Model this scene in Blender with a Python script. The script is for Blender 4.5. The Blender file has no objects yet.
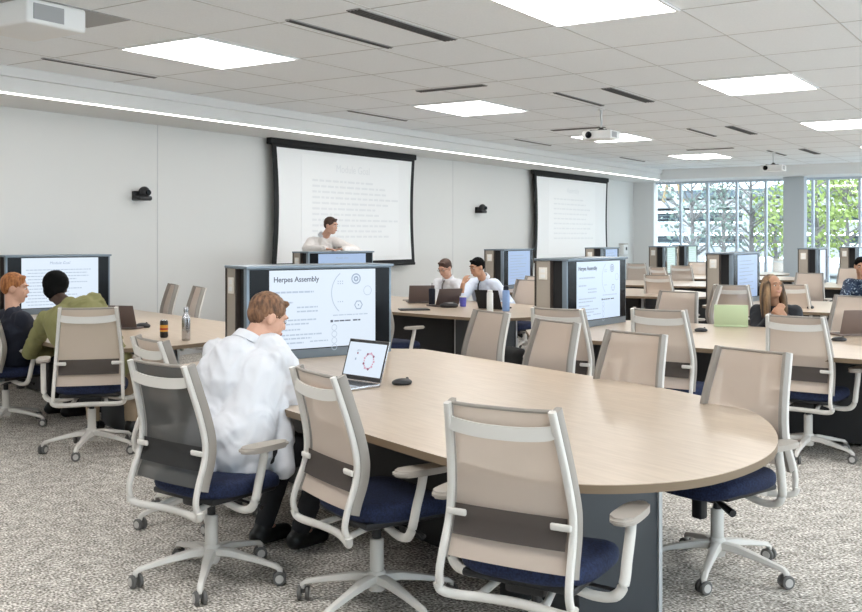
import bpy, bmesh, math, random
from mathutils import Vector, Matrix, Euler, noise
random.seed(7)
SC = bpy.context.scene
COL = SC.collection
PI = math.pi
# ------------------------------------------------------------------ camera, world, exposure
YAW = math.radians(-56.8)          # a survey frame (x right, y ahead of the camera) turned into the room frame (x = along the wall, y = to the wall)
CY, SY = math.cos(YAW), math.sin(YAW)
def RM(x, y, z=0.0):
    return Vector((x*CY - y*SY, x*SY + y*CY, z))
def R(d): return math.radians(d)
cam_d = bpy.data.cameras.new('camera'); cam = bpy.data.objects.new('camera', cam_d); COL.objects.link(cam)
cam.location = (0, 0, 1.57); cam.rotation_euler = (PI/2, 0, YAW)
cam_d.sensor_width = 36; cam_d.lens = 36*1000/862; cam_d.shift_y = -69/862; cam_d.clip_end = 300
SC.camera = cam
SC.view_settings.view_transform = 'Standard'; SC.view_settings.look = 'None'
SC.view_settings.gamma = 1; SC.view_settings.use_curve_mapping = False
SC.view_settings.exposure = 0.0
SC.cycles.max_bounces = 10; SC.cycles.diffuse_bounces = 5; SC.cycles.transparent_max_bounces = 24
SC.cycles.use_denoising = True
PANEL_E = 14.5; STRIP_E = 6.0; SKY_E = 5.5; SCREEN_E = 0.95
w = bpy.data.worlds.new('world'); SC.world = w; w.use_nodes = True
w.node_tree.nodes['Background'].inputs[0].default_value = (0.86, 0.93, 1, 1)
w.node_tree.nodes['Background'].inputs[1].default_value = SKY_E

# ------------------------------------------------------------------ materials
def mat(name, col, rough=0.6, metal=0.0, spec=0.4, emit=None, es=1.0, alpha=None):
    m = bpy.data.materials.new(name); m.use_nodes = True
    b = m.node_tree.nodes['Principled BSDF']
    b.inputs['Base Color'].default_value = (*col, 1)
    b.inputs['Roughness'].default_value = rough
    b.inputs['Metallic'].default_value = metal
    b.inputs['Specular IOR Level'].default_value = spec
    if emit:
        b.inputs['Emission Color'].default_value = (*emit, 1); b.inputs['Emission Strength'].default_value = es
    if alpha is not None: b.inputs['Alpha'].default_value = alpha
    return m
def noisy(m, c1, c2, scale=20, detail=4, stretch=(1,1,1), lo=.3, hi=.7, bump=0, kind='noise', coord='Object'):
    nt = m.node_tree; N = nt.nodes; L = nt.links
    b = N['Principled BSDF']
    tc = N.new('ShaderNodeTexCoord'); mp = N.new('ShaderNodeMapping'); mp.inputs['Scale'].default_value = stretch
    L.new(tc.outputs[coord], mp.inputs['Vector'])
    if kind == 'noise':
        t = N.new('ShaderNodeTexNoise'); t.inputs['Scale'].default_value = scale; t.inputs['Detail'].default_value = detail; out = t.outputs['Fac']
    else:
        t = N.new('ShaderNodeTexVoronoi'); t.inputs['Scale'].default_value = scale; out = t.outputs['Color']
    L.new(mp.outputs[0], t.inputs['Vector'])
    r = N.new('ShaderNodeValToRGB'); r.color_ramp.elements[0].position = lo; r.color_ramp.elements[1].position = hi
    r.color_ramp.elements[0].color = (*c1, 1); r.color_ramp.elements[1].color = (*c2, 1)
    L.new(out, r.inputs[0]); L.new(r.outputs[0], b.inputs['Base Color'])
    if bump:
        bp = N.new('ShaderNodeBump'); bp.inputs['Strength'].default_value = bump; bp.inputs['Distance'].default_value = 0.003
        L.new(out, bp.inputs['Height']); L.new(bp.outputs[0], b.inputs['Normal'])
    return m
M = {}
M['wall'] = mat('wall_paint', (.70,.695,.675), .8)
M['wall_far'] = mat('wall_paint_pale', (.70,.70,.69), .8)
M['ceiling'] = noisy(mat('ceiling_tile', (.6,.6,.6), .9, spec=.1), (.84,.87,.895), (.88,.91,.935), 60, 3)
M['seam'] = mat('seam_grey', (.55,.55,.55), .9)
M['soffit'] = mat('soffit_paint', (.74,.74,.73), .8)
M['slot'] = mat('slot_dark', (.07,.07,.07), .8)
M['slot_frame'] = mat('slot_frame', (.35,.35,.35), .6)
M['panel'] = mat('light_panel', (1,1,1), .5, emit=(1,.985,.96), es=PANEL_E)
M['strip'] = mat('light_strip', (1,1,1), .5, emit=(1,.98,.95), es=STRIP_E)
M['trimwhite'] = mat('white_trim', (.8,.8,.8), .5)
M['column'] = mat('column_paint', (.45,.49,.52), .7)
M['mullion'] = mat('mullion_metal', (.50,.55,.62), .4, .3)
M['carpet'] = mat('carpet', (.3,.3,.3), .95, spec=.1)
def carpet():
    m = M['carpet']; nt = m.node_tree; N = nt.nodes; L = nt.links; b = N['Principled BSDF']
    tc = N.new('ShaderNodeTexCoord')
    mp = N.new('ShaderNodeMapping'); mp.inputs['Rotation'].default_value = (0,0,.5); mp.inputs['Scale'].default_value = (1,.75,1)
    L.new(tc.outputs['Object'], mp.inputs['Vector'])
    n1 = N.new('ShaderNodeTexNoise'); n1.inputs['Scale'].default_value = 92; n1.inputs['Detail'].default_value = 3
    n2 = N.new('ShaderNodeTexNoise'); n2.inputs['Scale'].default_value = 14; n2.inputs['Detail'].default_value = 3
    n3 = N.new('ShaderNodeTexNoise'); n3.inputs['Scale'].default_value = 1.1
    for n in (n1, n2): L.new(mp.outputs[0], n.inputs['Vector'])
    L.new(tc.outputs['Object'], n3.inputs['Vector'])
    mx = N.new('ShaderNodeMath'); mx.operation = 'MULTIPLY_ADD'; mx.inputs[1].default_value = .25
    L.new(n2.outputs['Fac'], mx.inputs[0]); L.new(n1.outputs['Fac'], mx.inputs[2])
    r = N.new('ShaderNodeValToRGB'); e = r.color_ramp.elements
    e[0].position = .46; e[0].color = (.12,.11,.098,1); e[1].position = .78; e[1].color = (.95,.91,.86,1)
    k = e.new(.60); k.color = (.39,.355,.315,1); k = e.new(.68); k.color = (.60,.565,.52,1)
    L.new(mx.outputs[0], r.inputs[0]); L.new(r.outputs[0], b.inputs['Base Color'])
    bp = N.new('ShaderNodeBump'); bp.inputs['Strength'].default_value = .5; bp.inputs['Distance'].default_value = .006
    L.new(n1.outputs['Fac'], bp.inputs['Height']); L.new(bp.outputs[0], b.inputs['Normal'])
carpet()
M['maple'] = noisy(mat('maple_laminate', (.6,.5,.4), .32, spec=.45), (.465,.365,.275), (.545,.44,.34), 5, 5, (1,9,9), .3, .7)
M['edge'] = mat('table_edge_band', (.19,.135,.085), .5)
M['panel_grey'] = mat('pedestal_grey', (.048,.053,.06), .45)
M['panel_black'] = mat('modesty_shaded_black', (.028,.028,.03), .6)  # panel colour made very dark to hold the shade under the tabletop
M['leg'] = mat('leg_silver', (.55,.56,.57), .4, .3)
M['frame'] = mat('chair_frame_offwhite', (.66,.63,.59), .42)
M['carrier'] = mat('chair_carrier_taupe', (.30,.27,.24), .5)
M['pad'] = mat('arm_pad_taupe', (.38,.34,.30), .6)
M['black'] = mat('black_plastic', (.02,.02,.022), .4)
M['blackmatte'] = mat('black_matte', (.015,.015,.016), .8)
M['caster'] = mat('caster_grey', (.12,.115,.11), .5)
M['castercap'] = mat('caster_cap', (.5,.48,.46), .5)
M['navy'] = noisy(mat('navy_fabric', (.02,.035,.12), .85), (.006,.009,.028), (.018,.030,.085), 120, 2)
def mesh_fabric(name, col, a):
    m = mat(name, col, .7, spec=.2); nt = m.node_tree; N = nt.nodes; L = nt.links
    b = N['Principled BSDF']; out = N['Material Output']
    tr = N.new('ShaderNodeBsdfTransparent'); tl = N.new('ShaderNodeBsdfTranslucent'); tl.inputs[0].default_value = (*col, 1)
    m1 = N.new('ShaderNodeMixShader'); m1.inputs[0].default_value = .10
    L.new(b.outputs[0], m1.inputs[1]); L.new(tl.outputs[0], m1.inputs[2])
    m2 = N.new('ShaderNodeMixShader'); m2.inputs[0].default_value = a
    L.new(tr.outputs[0], m2.inputs[1]); L.new(m1.outputs[0], m2.inputs[2]); L.new(m2.outputs[0], out.inputs['Surface'])
    return m
M['mesh_beige'] = mesh_fabric('mesh_beige', (.66,.545,.46), .84)
M['mesh_char'] = mesh_fabric('mesh_charcoal', (.10,.10,.098), .88)
M['lumbar'] = mesh_fabric('lumbar_grey', (.075,.062,.056), .9)
M['lumbar_d'] = mesh_fabric('lumbar_dark', (.035,.034,.034), .92)
M['housing'] = mat('housing_steel_blue', (.20,.245,.29), .35, .4)
M['taupe'] = mat('taupe_laminate', (.36,.315,.265), .55)
M['brown'] = mat('dark_brown', (.045,.035,.03), .5)
M['tvblack'] = mat('screen_black', (.006,.007,.009), .15, spec=.12)
M['plate'] = mat('outlet_plate', (.78,.74,.68), .5)
M['screen'] = mat('screen_glow', (0,0,0), .3, emit=(.70,.84,1.0), es=SCREEN_E)
M['screen_w'] = mat('screen_glow_pale', (0,0,0), .3, emit=(.78,.88,1.0), es=SCREEN_E*1.0)
M['screen_b'] = mat('screen_glow_blue', (0,0,0), .3, emit=(.42,.56,.82), es=SCREEN_E*.95)
M['screen_m'] = mat('screen_glow_mint', (0,0,0), .3, emit=(.52,.72,.68), es=SCREEN_E)
M['ink'] = mat('slide_ink', (0,0,0), .5, emit=(.10,.12,.18), es=.8)
M['ink2'] = mat('slide_ink_pale', (0,0,0), .5, emit=(.40,.50,.66), es=.9)
M['ink3'] = mat('slide_ink_faint', (0,0,0), .5, emit=(.50,.60,.74), es=.95)
M['pink'] = mat('slide_pink', (0,0,0), .5, emit=(.72,.42,.55), es=.9)
M['maroon'] = mat('slide_maroon', (0,0,0), .5, emit=(.30,.08,.16), es=.9)
M['pscreen'] = mat('projection_fabric', (.90,.90,.90), .85)
M['pslide'] = mat('projection_slide', (.93,.93,.93), .85)  # projector's image painted as paler white and grey text, no beam falls here
M['pink_text'] = mat('projection_text', (.83,.835,.845), .85)
M['white'] = mat('white_plastic', (.78,.78,.77), .45)
M['silver'] = mat('silver_metal', (.50,.50,.52), .24, .9)
M['darklap'] = mat('laptop_dark', (.13,.10,.095), .4, .3)
M['brownlap'] = mat('laptop_brown', (.20,.15,.13), .4, .3)
M['greenlap'] = mat('laptop_green', (.55,.66,.42), .5)
M['teallap'] = mat('laptop_teal', (.03,.07,.09), .4)
M['blue'] = mat('cup_blue', (.12,.12,.50), .5)
M['bluebottle'] = mat('bottle_blue', (.25,.38,.66), .35)
M['whitebottle'] = mat('bottle_white', (.82,.84,.82), .3)
M['amber'] = mat('label_amber', (.62,.30,.04), .4)
M['red'] = mat('label_red', (.35,.03,.02), .4)
M['skin'] = mat('skin', (.62,.36,.26), .55); M['skin_t'] = mat('skin_tan', (.50,.27,.17), .55); M['skin_d'] = mat('skin_dark', (.06,.032,.022), .5)
M['lip'] = mat('lip', (.50,.24,.19), .5); M['eyew'] = mat('eye_white', (.8,.8,.78), .3)
M['shirt_w'] = mat('shirt_white', (.66,.665,.70), .8, spec=.2)
M['shirt_c'] = mat('shirt_cream', (.82,.77,.74), .8); M['shirt_p'] = mat('shirt_pale_blue', (.62,.68,.80), .8)
M['olive'] = mat('shirt_olive', (.235,.225,.095), .85); M['navyshirt'] = mat('shirt_navy', (.010,.013,.026), .8)
M['jacket'] = mat('jacket_black', (.02,.022,.028), .7)
M['pattern'] = noisy(mat('shirt_patterned', (.04,.06,.1), .8), (.02,.035,.07), (.35,.42,.50), 38, 3, (1,1,1), .56, .66)
M['trouser'] = mat('trousers_black', (.012,.012,.015), .8); M['tan'] = mat('trousers_tan', (.42,.32,.22), .8)
M['shoe'] = mat('shoe_black', (.012,.012,.012), .4)
M['hair_lb'] = noisy(mat('hair_auburn', (.3,.15,.07), .6), (.07,.035,.02), (.27,.135,.07), 55, 3, (1,1,.25), .35, .65, .6)
M['hair_r'] = noisy(mat('hair_ginger', (.4,.15,.05), .6), (.20,.065,.02), (.45,.18,.055), 50, 3, (1,1,.3), .35, .65, .6)
M['hair_k'] = mat('hair_black', (.006,.006,.006), .9, spec=.1)
M['hair_b'] = mat('hair_brown', (.06,.03,.02), .6)
M['hair_g'] = noisy(mat('hair_highlighted', (.2,.12,.07), .55), (.035,.018,.012), (.36,.22,.11), 22, 3, (1,1,.12), .35, .65, .5)
M['tie'] = mat('tie_dark', (.02,.02,.03), .6); M['tieg'] = mat('tie_grey', (.16,.15,.16), .6)
M['bark'] = mat('bark', (.17,.16,.16), .9); M['leafp'] = mat('leaf_pale', (.17,.23,.20), .7); M['leafg'] = mat('leaf_yellow_green', (.26,.34,.09), .7)
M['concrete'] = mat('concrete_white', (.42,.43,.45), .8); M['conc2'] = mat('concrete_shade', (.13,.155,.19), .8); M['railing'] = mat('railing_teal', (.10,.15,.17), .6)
M['yellow'] = mat('yellow_steel', (.35,.25,.12), .6)
M['paving'] = mat('paving', (.28,.30,.30), .9)
def glass():
    m = bpy.data.materials.new('window_glass'); m.use_nodes = True; N = m.node_tree.nodes; L = m.node_tree.links
    N.remove(N['Principled BSDF']); tr = N.new('ShaderNodeBsdfTransparent'); tr.inputs[0].default_value = (.93,.97,.98,1)
    gl = N.new('ShaderNodeBsdfGlossy'); gl.inputs['Roughness'].default_value = .03
    mx = N.new('ShaderNodeMixShader'); mx.inputs[0].default_value = .06
    L.new(tr.outputs[0], mx.inputs[1]); L.new(gl.outputs[0], mx.inputs[2]); L.new(mx.outputs[0], N['Material Output'].inputs['Surface'])
    return m
M['glass'] = glass()

# ------------------------------------------------------------------ mesh helpers
def link(name, me, m=None, parent=None, loc=None, rz=None):
    o = bpy.data.objects.new(name, me); COL.objects.link(o)
    if m is not None and me is not None and not me.materials:
        for k in (m if isinstance(m, (list, tuple)) else [m]): me.materials.append(k)
    if parent is not None: o.parent = parent
    if loc is not None: o.location = loc
    if rz is not None: o.rotation_euler = (0, 0, rz)
    return o
def done(bm, smooth=True, ang=35):
    me = bpy.data.meshes.new('mesh'); bmesh.ops.recalc_face_normals(bm, faces=bm.faces[:])
    bm.to_mesh(me); bm.free()
    if smooth:
        me.shade_smooth(); me.set_sharp_from_angle(angle=R(ang))
    return me
def obj(name, bm, m, parent=None, loc=None, rz=None, smooth=True): return link(name, done(bm, smooth), m, parent, loc, rz)
def tag(o, label=None, cat=None, group=None, kind=None):
    if label: o['label'] = label
    if cat: o['category'] = cat
    if group: o['group'] = group
    if kind: o['kind'] = kind
    return o
def empty(name, loc=(0,0,0), rz=0, label=None, cat=None, group=None):
    o = bpy.data.objects.new(name, None); COL.objects.link(o); o.location = loc; o.rotation_euler = (0,0,rz); o.empty_display_size = .1
    return tag(o, label, cat, group)
def copy_tree(o, parent=None):
    c = o.copy(); COL.objects.link(c)
    if parent is not None: c.parent = parent
    for ch in list(o.children): copy_tree(ch, c)
    return c
def box(bm, c, s, rot=None, bev=0, mi=0, seg=2):
    r = bmesh.ops.create_cube(bm, size=1); vs = r['verts']
    bmesh.ops.scale(bm, vec=s, verts=vs)
    if bev:
        es = list({e for v in vs for e in v.link_edges})
        g = bmesh.ops.bevel(bm, geom=es, offset=bev, segments=seg, affect='EDGES', profile=.5, clamp_overlap=True)
        vs = list({v for f in g['faces'] for v in f.verts} | {v for v in vs if v.is_valid})
    if rot is not None: bmesh.ops.rotate(bm, cent=(0,0,0), matrix=Euler(rot).to_matrix(), verts=vs)
    bmesh.ops.translate(bm, vec=c, verts=vs)
    for f in {f for v in vs for f in v.link_faces}: f.material_index = mi
    return vs
def tube(bm, pts, rad, seg=10, flat=1.0, cap=True, mi=0, up=(0,0,1)):
    pts = [Vector(p) for p in pts]; n = len(pts)
    if not isinstance(rad, (list, tuple)): rad = [rad]*n
    rings = []
    for i, p in enumerate(pts):
        d = (pts[min(i+1,n-1)] - pts[max(i-1,0)]).normalized()
        u = Vector(up)
        if abs(d.dot(u)) > .95: u = Vector((0,1,0)) if abs(d.y) < .9 else Vector((1,0,0))
        s = d.cross(u).normalized(); t = s.cross(d).normalized()
        rings.append([bm.verts.new(p + (s*math.cos(a) + t*math.sin(a)*flat)*rad[i]) for a in (2*PI*k/seg for k in range(seg))])
    for i in range(n-1):
        for k in range(seg):
            f = bm.faces.new((rings[i][k], rings[i][(k+1)%seg], rings[i+1][(k+1)%seg], rings[i+1][k])); f.material_index = mi
    if cap:
        bm.faces.new(rings[0]).material_index = mi; bm.faces.new(rings[-1][::-1]).material_index = mi
def lathe(bm, prof, seg=24, c=(0,0,0), mi=0, axis='Z'):
    rings = []
    for r, z in prof:
        ring = []
        for k in range(seg):
            a = 2*PI*k/seg
            v = (r*math.cos(a), r*math.sin(a), z) if axis == 'Z' else ((z, r*math.cos(a), r*math.sin(a)) if axis == 'X' else (r*math.cos(a), z, r*math.sin(a)))
            ring.append(bm.verts.new(Vector(c) + Vector(v)))
        rings.append(ring)
    for i in range(len(rings)-1):
        for k in range(seg):
            f = bm.faces.new((rings[i][k], rings[i][(k+1)%seg], rings[i+1][(k+1)%seg], rings[i+1][k])); f.material_index = mi
    bm.faces.new(rings[0]).material_index = mi; bm.faces.new(rings[-1]).material_index = mi
def prism(bm, pts, z0, z1, mi=0, mside=None):
    a = [bm.verts.new((x, y, z0)) for x, y in pts]; b = [bm.verts.new((x, y, z1)) for x, y in pts]; n = len(pts)
    bm.faces.new(a[::-1]).material_index = mi; bm.faces.new(b).material_index = mi
    for i in range(n):
        f = bm.faces.new((a[i], a[(i+1)%n], b[(i+1)%n], b[i])); f.material_index = mi if mside is None else mside
def ell(bm, c, r, rot=None, seg=16, mi=0):
    g = bmesh.ops.create_uvsphere(bm, u_segments=seg, v_segments=max(6, seg*2//3), radius=1); vs = g['verts']
    bmesh.ops.scale(bm, vec=r, verts=vs)
    if rot is not None: bmesh.ops.rotate(bm, cent=(0,0,0), matrix=rot, verts=vs)
    bmesh.ops.translate(bm, vec=c, verts=vs)
    for f in {f for v in vs for f in v.link_faces}: f.material_index = mi
def catmull(pts, k=6, closed=False):
    P = [Vector(p) for p in pts]; n = len(P); out = []
    rng = n if closed else n-1
    for i in range(rng):
        p0 = P[(i-1)%n] if closed or i > 0 else P[0]; p1 = P[i]; p2 = P[(i+1)%n]; p3 = P[(i+2)%n] if closed or i+2 < n else P[-1]
        for j in range(k):
            t = j/k
            out.append(.5*((2*p1) + (p2-p0)*t + (2*p0-5*p1+4*p2-p3)*t*t + (3*p1-p0-3*p2+p3)*t**3))
    if not closed: out.append(P[-1])
    return out
def text_mesh(s, size, m, parent, matrix, name='slide_title', bold=0, shear=0, align='LEFT', sx=1):
    cu = bpy.data.curves.new('t', 'FONT'); cu.body = s; cu.size = size; cu.extrude = .0006; cu.offset = bold; cu.shear = shear; cu.align_x = align
    o = bpy.data.objects.new('t', cu); COL.objects.link(o); bpy.context.view_layer.update()
    me = bpy.data.meshes.new_from_object(o.evaluated_get(bpy.context.evaluated_depsgraph_get()))
    bpy.data.objects.remove(o); me.materials.clear()
    me.transform(matrix @ Matrix.Diagonal((sx,1,1,1)))
    return link(name, me, m, parent)
def struct(name, bm, m, parent=None, loc=None, rz=None, smooth=False):
    o = obj(name, bm, m, parent, loc, rz, smooth)
    if parent is None: o['kind'] = 'structure'
    return o

# ------------------------------------------------------------------ the room (x along the wall, y towards the wall)
WY = 10.06; UX = 25.5; ZC = 3.27; ZS = 3.02; X0 = -5.5; Y0 = -5.5
bm = bmesh.new(); box(bm, ((X0+UX)/2, (Y0+WY)/2, -.05), (UX-X0, WY-Y0, .1)); struct('floor', bm, M['carpet'])
bm = bmesh.new(); box(bm, ((X0+24.4)/2, (Y0+8.95)/2, ZC+.05), (24.4-X0, 8.95-Y0, .1)); struct('ceiling', bm, M['ceiling'])
bm = bmesh.new()
for k in range(-3, 5):
    for off in (0, 1.3, 2.43, 3.55):
        u = 5.98 + 4.65*k + off
        if X0 < u < 24.3: box(bm, (u, (Y0+8.95)/2, ZC-.0015), (.009, 8.9-Y0, .003))
for k in range(-3, 3):
    for off in (0, 1.02, 1.92, 2.82):
        y = 2.53 + 3.72*k + off
        if Y0 < y < 8.9: box(bm, ((X0+24.4)/2, y, ZC-.002), (24.3-X0, .009, .003))
struct('trim_1', bm, M['seam'])
bm = bmesh.new(); box(bm, ((X0+UX)/2, WY+.06, 1.65), (UX-X0, .12, 3.3)); struct('wall_left', bm, M['wall'])
bm = bmesh.new()
for u in (1.6, 8.9, 12.5, 16.13, 19.8): box(bm, (u, WY-.001, 1.51), (.012, .004, 3.02))
struct('trim_2', bm, M['seam'])
bm = bmesh.new(); box(bm, ((X0+UX)/2, (9.0+WY)/2, 3.15), (UX-X0, WY-9.0, .26)); box(bm, ((X0+24.4)/2, 8.97, 3.225), (24.4-X0, .06, .11)); struct('trim_3', bm, M['soffit'])
bm = bmesh.new(); box(bm, ((X0+24.35)/2, 9.06, 3.017), (24.35-X0, .055, .012)); o = struct('trim_4', bm, M['strip'])
bm = bmesh.new(); box(bm, (24.95, (Y0+9.0)/2, 3.15), (1.2, 9.0-Y0, .26)); struct('trim_5', bm, M['soffit'])
bm = bmesh.new(); box(bm, (25.36, 9.78, 1.5), (.30, .56, 3.05)); struct('wall_corner', bm, M['wall_far'])
bm = bmesh.new(); box(bm, (X0-.06, (Y0+WY)/2, 1.65), (.12, WY-Y0, 3.3)); struct('wall_back', bm, M['wall'])
bm = bmesh.new(); box(bm, (UX, (Y0+WY)/2, .04), (.2, WY-Y0, .12)); struct('baseboard_far', bm, M['trimwhite'])
bm = bmesh.new(); box(bm, ((X0+UX)/2, WY-.008, .05), (UX-X0-.6, .014, .1)); struct('baseboard_left', bm, M['seam'])
bm = bmesh.new(); box(bm, (25.0, 5.86, 1.5), (.32, .48, 3.03)); struct('trim_6', bm, M['column'])
bm = bmesh.new()   # right side: low wall under a band of glazing
box(bm, ((X0+UX)/2, Y0-.06, .2), (UX-X0, .12, .4)); box(bm, ((X0+UX)/2, Y0-.06, 3.15), (UX-X0, .12, .3)); struct('wall_right', bm, M['wall'])
def win_w(px):     # where the sight line of that mullion meets the glazing line
    t = 25.4/(.5476*(px-431)+836.8); return (-.8368*(px-431)+547.6)*t
edges = [win_w(p) for p in (653, 681, 708, 737, 766, 795, 813, 828, 860, 893, 925, 957)]
y = edges[-1]
while y > Y0+1: y -= .8; edges.append(y)
for i in range(len(edges)-1):
    a, b = edges[i], edges[i+1]
    wdw = struct('window_%d' % (i+1), (lambda bm: (box(bm, (25.4, a, 1.5), (.12, .055, 3.02)), box(bm, (25.4, (a+b)/2, 2.98), (.1, abs(a-b), .06)), box(bm, (25.4, (a+b)/2, .12), (.1, abs(a-b), .06)), bm)[-1])(bmesh.new()), M['mullion'])
    bm = bmesh.new(); box(bm, (25.4, (a+b)/2, 1.55), (.012, abs(a-b)-.055, 2.8)); obj('window_pane', bm, M['glass'], wdw, smooth=False)
n = len(edges)
for i in range(12):
    a = X0 + (UX-X0)*i/12; b = X0 + (UX-X0)*(i+1)/12
    bm = bmesh.new(); box(bm, (a, Y0-.06, 1.7), (.07, .12, 2.6)); box(bm, ((a+b)/2, Y0-.06, 2.97), (b-a, .1, .06)); box(bm, ((a+b)/2, Y0-.06, .43), (b-a, .1, .06))
    wdw = struct('window_%d' % (n+i), bm, M['mullion'])
    bm = bmesh.new(); box(bm, ((a+b)/2, Y0-.06, 1.7), (b-a-.07, .012, 2.45)); obj('window_pane', bm, M['glass'], wdw, smooth=False)

# ceiling light panels
def light_mesh():
    bm = bmesh.new(); L_, W_ = 1.29, 1.02
    for sx in (-1, 1):
        box(bm, (sx*(L_/2-.012), 0, -.008), (.024, W_, .02)); box(bm, (0, sx*(W_/2-.012), -.008), (L_-.048, .024, .02))
    f = done(bm, False)
    bm = bmesh.new(); box(bm, (0, 0, -.006), (L_-.05, W_-.05, .008)); return f, done(bm, False)
lf, lp = light_mesh(); first = None
names_u = ['nearest the camera', 'second', 'third', 'fourth']
for j, y in enumerate((6.76, 3.04, -.68)):
    for i in range(-1, 4):
        u = 6.62 + 4.68*i
        if i < 0 and j < 0: continue
        rowt = ('row next to the wall', 'middle row', 'row far right of the room')[j]
        if first is None:
            t = empty('ceiling_light'); link('light_frame', lf, M['trimwhite'], t); link('diffuser', lp, M['panel'], t); first = t
        else: t = copy_tree(first)
        t.location = (u, y, ZC)
        pos = {-1: 'behind the camera', 0: 'nearest the camera', 1: 'second from the camera', 2: 'third from the camera', 3: 'closest to the windows'}[i]
        tag(t, 'glowing ceiling panel in the %s, %s' % (rowt, pos), 'ceiling light', 'glowing ceiling panels')
# air slots
sl = {}
def slot(u0, u1, y, wd, label):
    k = (round(u1-u0,2), wd)
    t = empty('ceiling_air_slot', ((u0+u1)/2, y, ZC), 0, label, 'air vent', 'linear air slots in the ceiling')
    if k not in sl:
        bm = bmesh.new(); box(bm, (0, 0, -.004), (u1-u0, wd, .008)); a = done(bm, False)
        bm = bmesh.new(); nb = max(1, int(wd/.03))
        for q in range(nb): box(bm, (0, (q-(nb-1)/2)*wd/nb, -.010), (u1-u0-.02, wd/nb*.55, .008))
        sl[k] = (a, done(bm, False))
    link('vent_frame', sl[k][0], M['slot_frame'], t); link('vent_opening', sl[k][1], M['slot'], t)
for y, wd, nm in ((4.57, .13, 'wide dark'), (5.21, .06, 'slim grey'), (8.28, .05, 'thin dark'), (.85, .1, 'dark right hand')):
    for i, place in enumerate(('closest to the camera', 'above the second table', 'above the far tables', 'nearest the windows')):
        u0 = 5.92 + 4.7*i
        slot(u0, u0+1.38, y, wd, '%s air slot in the ceiling, %s' % (nm, place))
for i in range(3):
    u0 = 9.2+4.7*i
    slot(u0+.4, u0+.52, 6.05+.6*(i%2), .9, 'short crosswise air slot in the ceiling, number %s from the camera' % ('one', 'two', 'three')[i])

# projection screens
def proj_screen(u0, u1, z0, z1, label, title, tx, ty0, lines):
    t = empty('projection_screen', ((u0+u1)/2, WY-.15, z0), 0, label, 'projection screen', 'projection screens on the long wall')
    W_ = u1-u0; H = z1-z0; y = 0
    bm = bmesh.new(); tops = 14; pts = []
    # fabric with sides drawn in between top and bottom
    L = []; Rr = []
    for k in range(tops+1):
        s = k/tops; pull = .055*math.sin(PI*s)
        L.append((-W_/2+pull, s*H)); Rr.append((W_/2-pull, s*H))
    vs = [bm.verts.new((x, y, z)) for x, z in L + Rr[::-1]]; bm.faces.new(vs)
    g = bmesh.ops.extrude_face_region(bm, geom=bm.faces[:]); bmesh.ops.translate(bm, vec=(0,.006,0), verts=[v for v in g['geom'] if isinstance(v, bmesh.types.BMVert)])
    obj('screen_border', bm, M['blackmatte'], t, smooth=False)
    bm = bmesh.new(); vs = [bm.verts.new((x+(.10 if x < 0 else -.10), -.004, z*.93+.06)) for x, z in L + Rr[::-1]]; bm.faces.new(vs)
    obj('screen_fabric', bm, M['pscreen'], t, smooth=False)
    bm = bmesh.new(); box(bm, (0, .03, H+.02), (W_+.06, .10, .11), bev=.01); obj('screen_case', bm, M['blackmatte'], t)
    bm = bmesh.new(); box(bm, (0, 0, -.015), (W_, .035, .05), bev=.01); obj('bottom_bar', bm, M['blackmatte'], t)
    sx0, sx1 = tx
    # seen from the room the wall runs left to right with growing x
    bm = bmesh.new(); box(bm, ((sx0+sx1)/2, -.006, H*.50), (sx1-sx0, .003, H*.86)); sl_ = obj('projected_slide', bm, M['pslide'], t, smooth=False)
    mtx = Matrix.Translation((sx0+.5*(sx1-sx0), -.0085, H*.80)) @ Matrix.Rotation(PI/2, 4, 'X')
    text_mesh(title, .17, M['pink_text'], sl_, mtx, 'slide_title', align='CENTER')
    bm = bmesh.new(); rr = random.Random(3)
    for k in range(lines):
        z = H*(.72 - .52*k/lines); wd = (sx1-sx0)*rr.uniform(.55, .85); x = sx0+.25
        while x < sx0+.25+wd:
            q = rr.uniform(.06, .2); box(bm, (x+q/2, -.0085, z), (q, .001, .032)); x += q+.035
    obj('slide_lines', bm, M['pink_text'], sl_, smooth=False)
proj_screen(10.91, 14.62, 1.12, 2.96, 'wide projection screen on the wall behind the standing man in white', 'Module Goal', (-1.2, 1.35), 1, 11)
proj_screen(19.2, 23.15, 1.05, 2.96, 'farther projection screen on the wall, nearer the windows', 'Assembly', (-1.3, 1.2), 1, 9)

# wall cameras
def wall_cam(u, z, label):
    t = empty('wall_camera', (u, WY, z), 0, label, 'camera', 'black swivel cameras on the long wall')
    bm = bmesh.new(); box(bm, (0, -.03, -.01), (.10, .06, .12), bev=.01); obj('mount_plate', bm, M['black'], t)
    bm = bmesh.new(); box(bm, (.04, -.10, -.04), (.20, .15, .06), bev=.02); obj('camera_base', bm, M['black'], t)
    bm = bmesh.new(); ell(bm, (.06, -.11, .03), (.075, .075, .08)); obj('camera_head', bm, M['black'], t)
    bm = bmesh.new(); lathe(bm, [(.034, -.20), (.036, -.15)], 16, (.06, 0, .03), axis='Y'); obj('lens', bm, M['tvblack'], t)
wall_cam(8.53, 2.10, 'black swivel camera on the wall between the left seam and the first screen')
wall_cam(17.0, 2.11, 'black swivel camera on the wall between the two projection screens')

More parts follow.
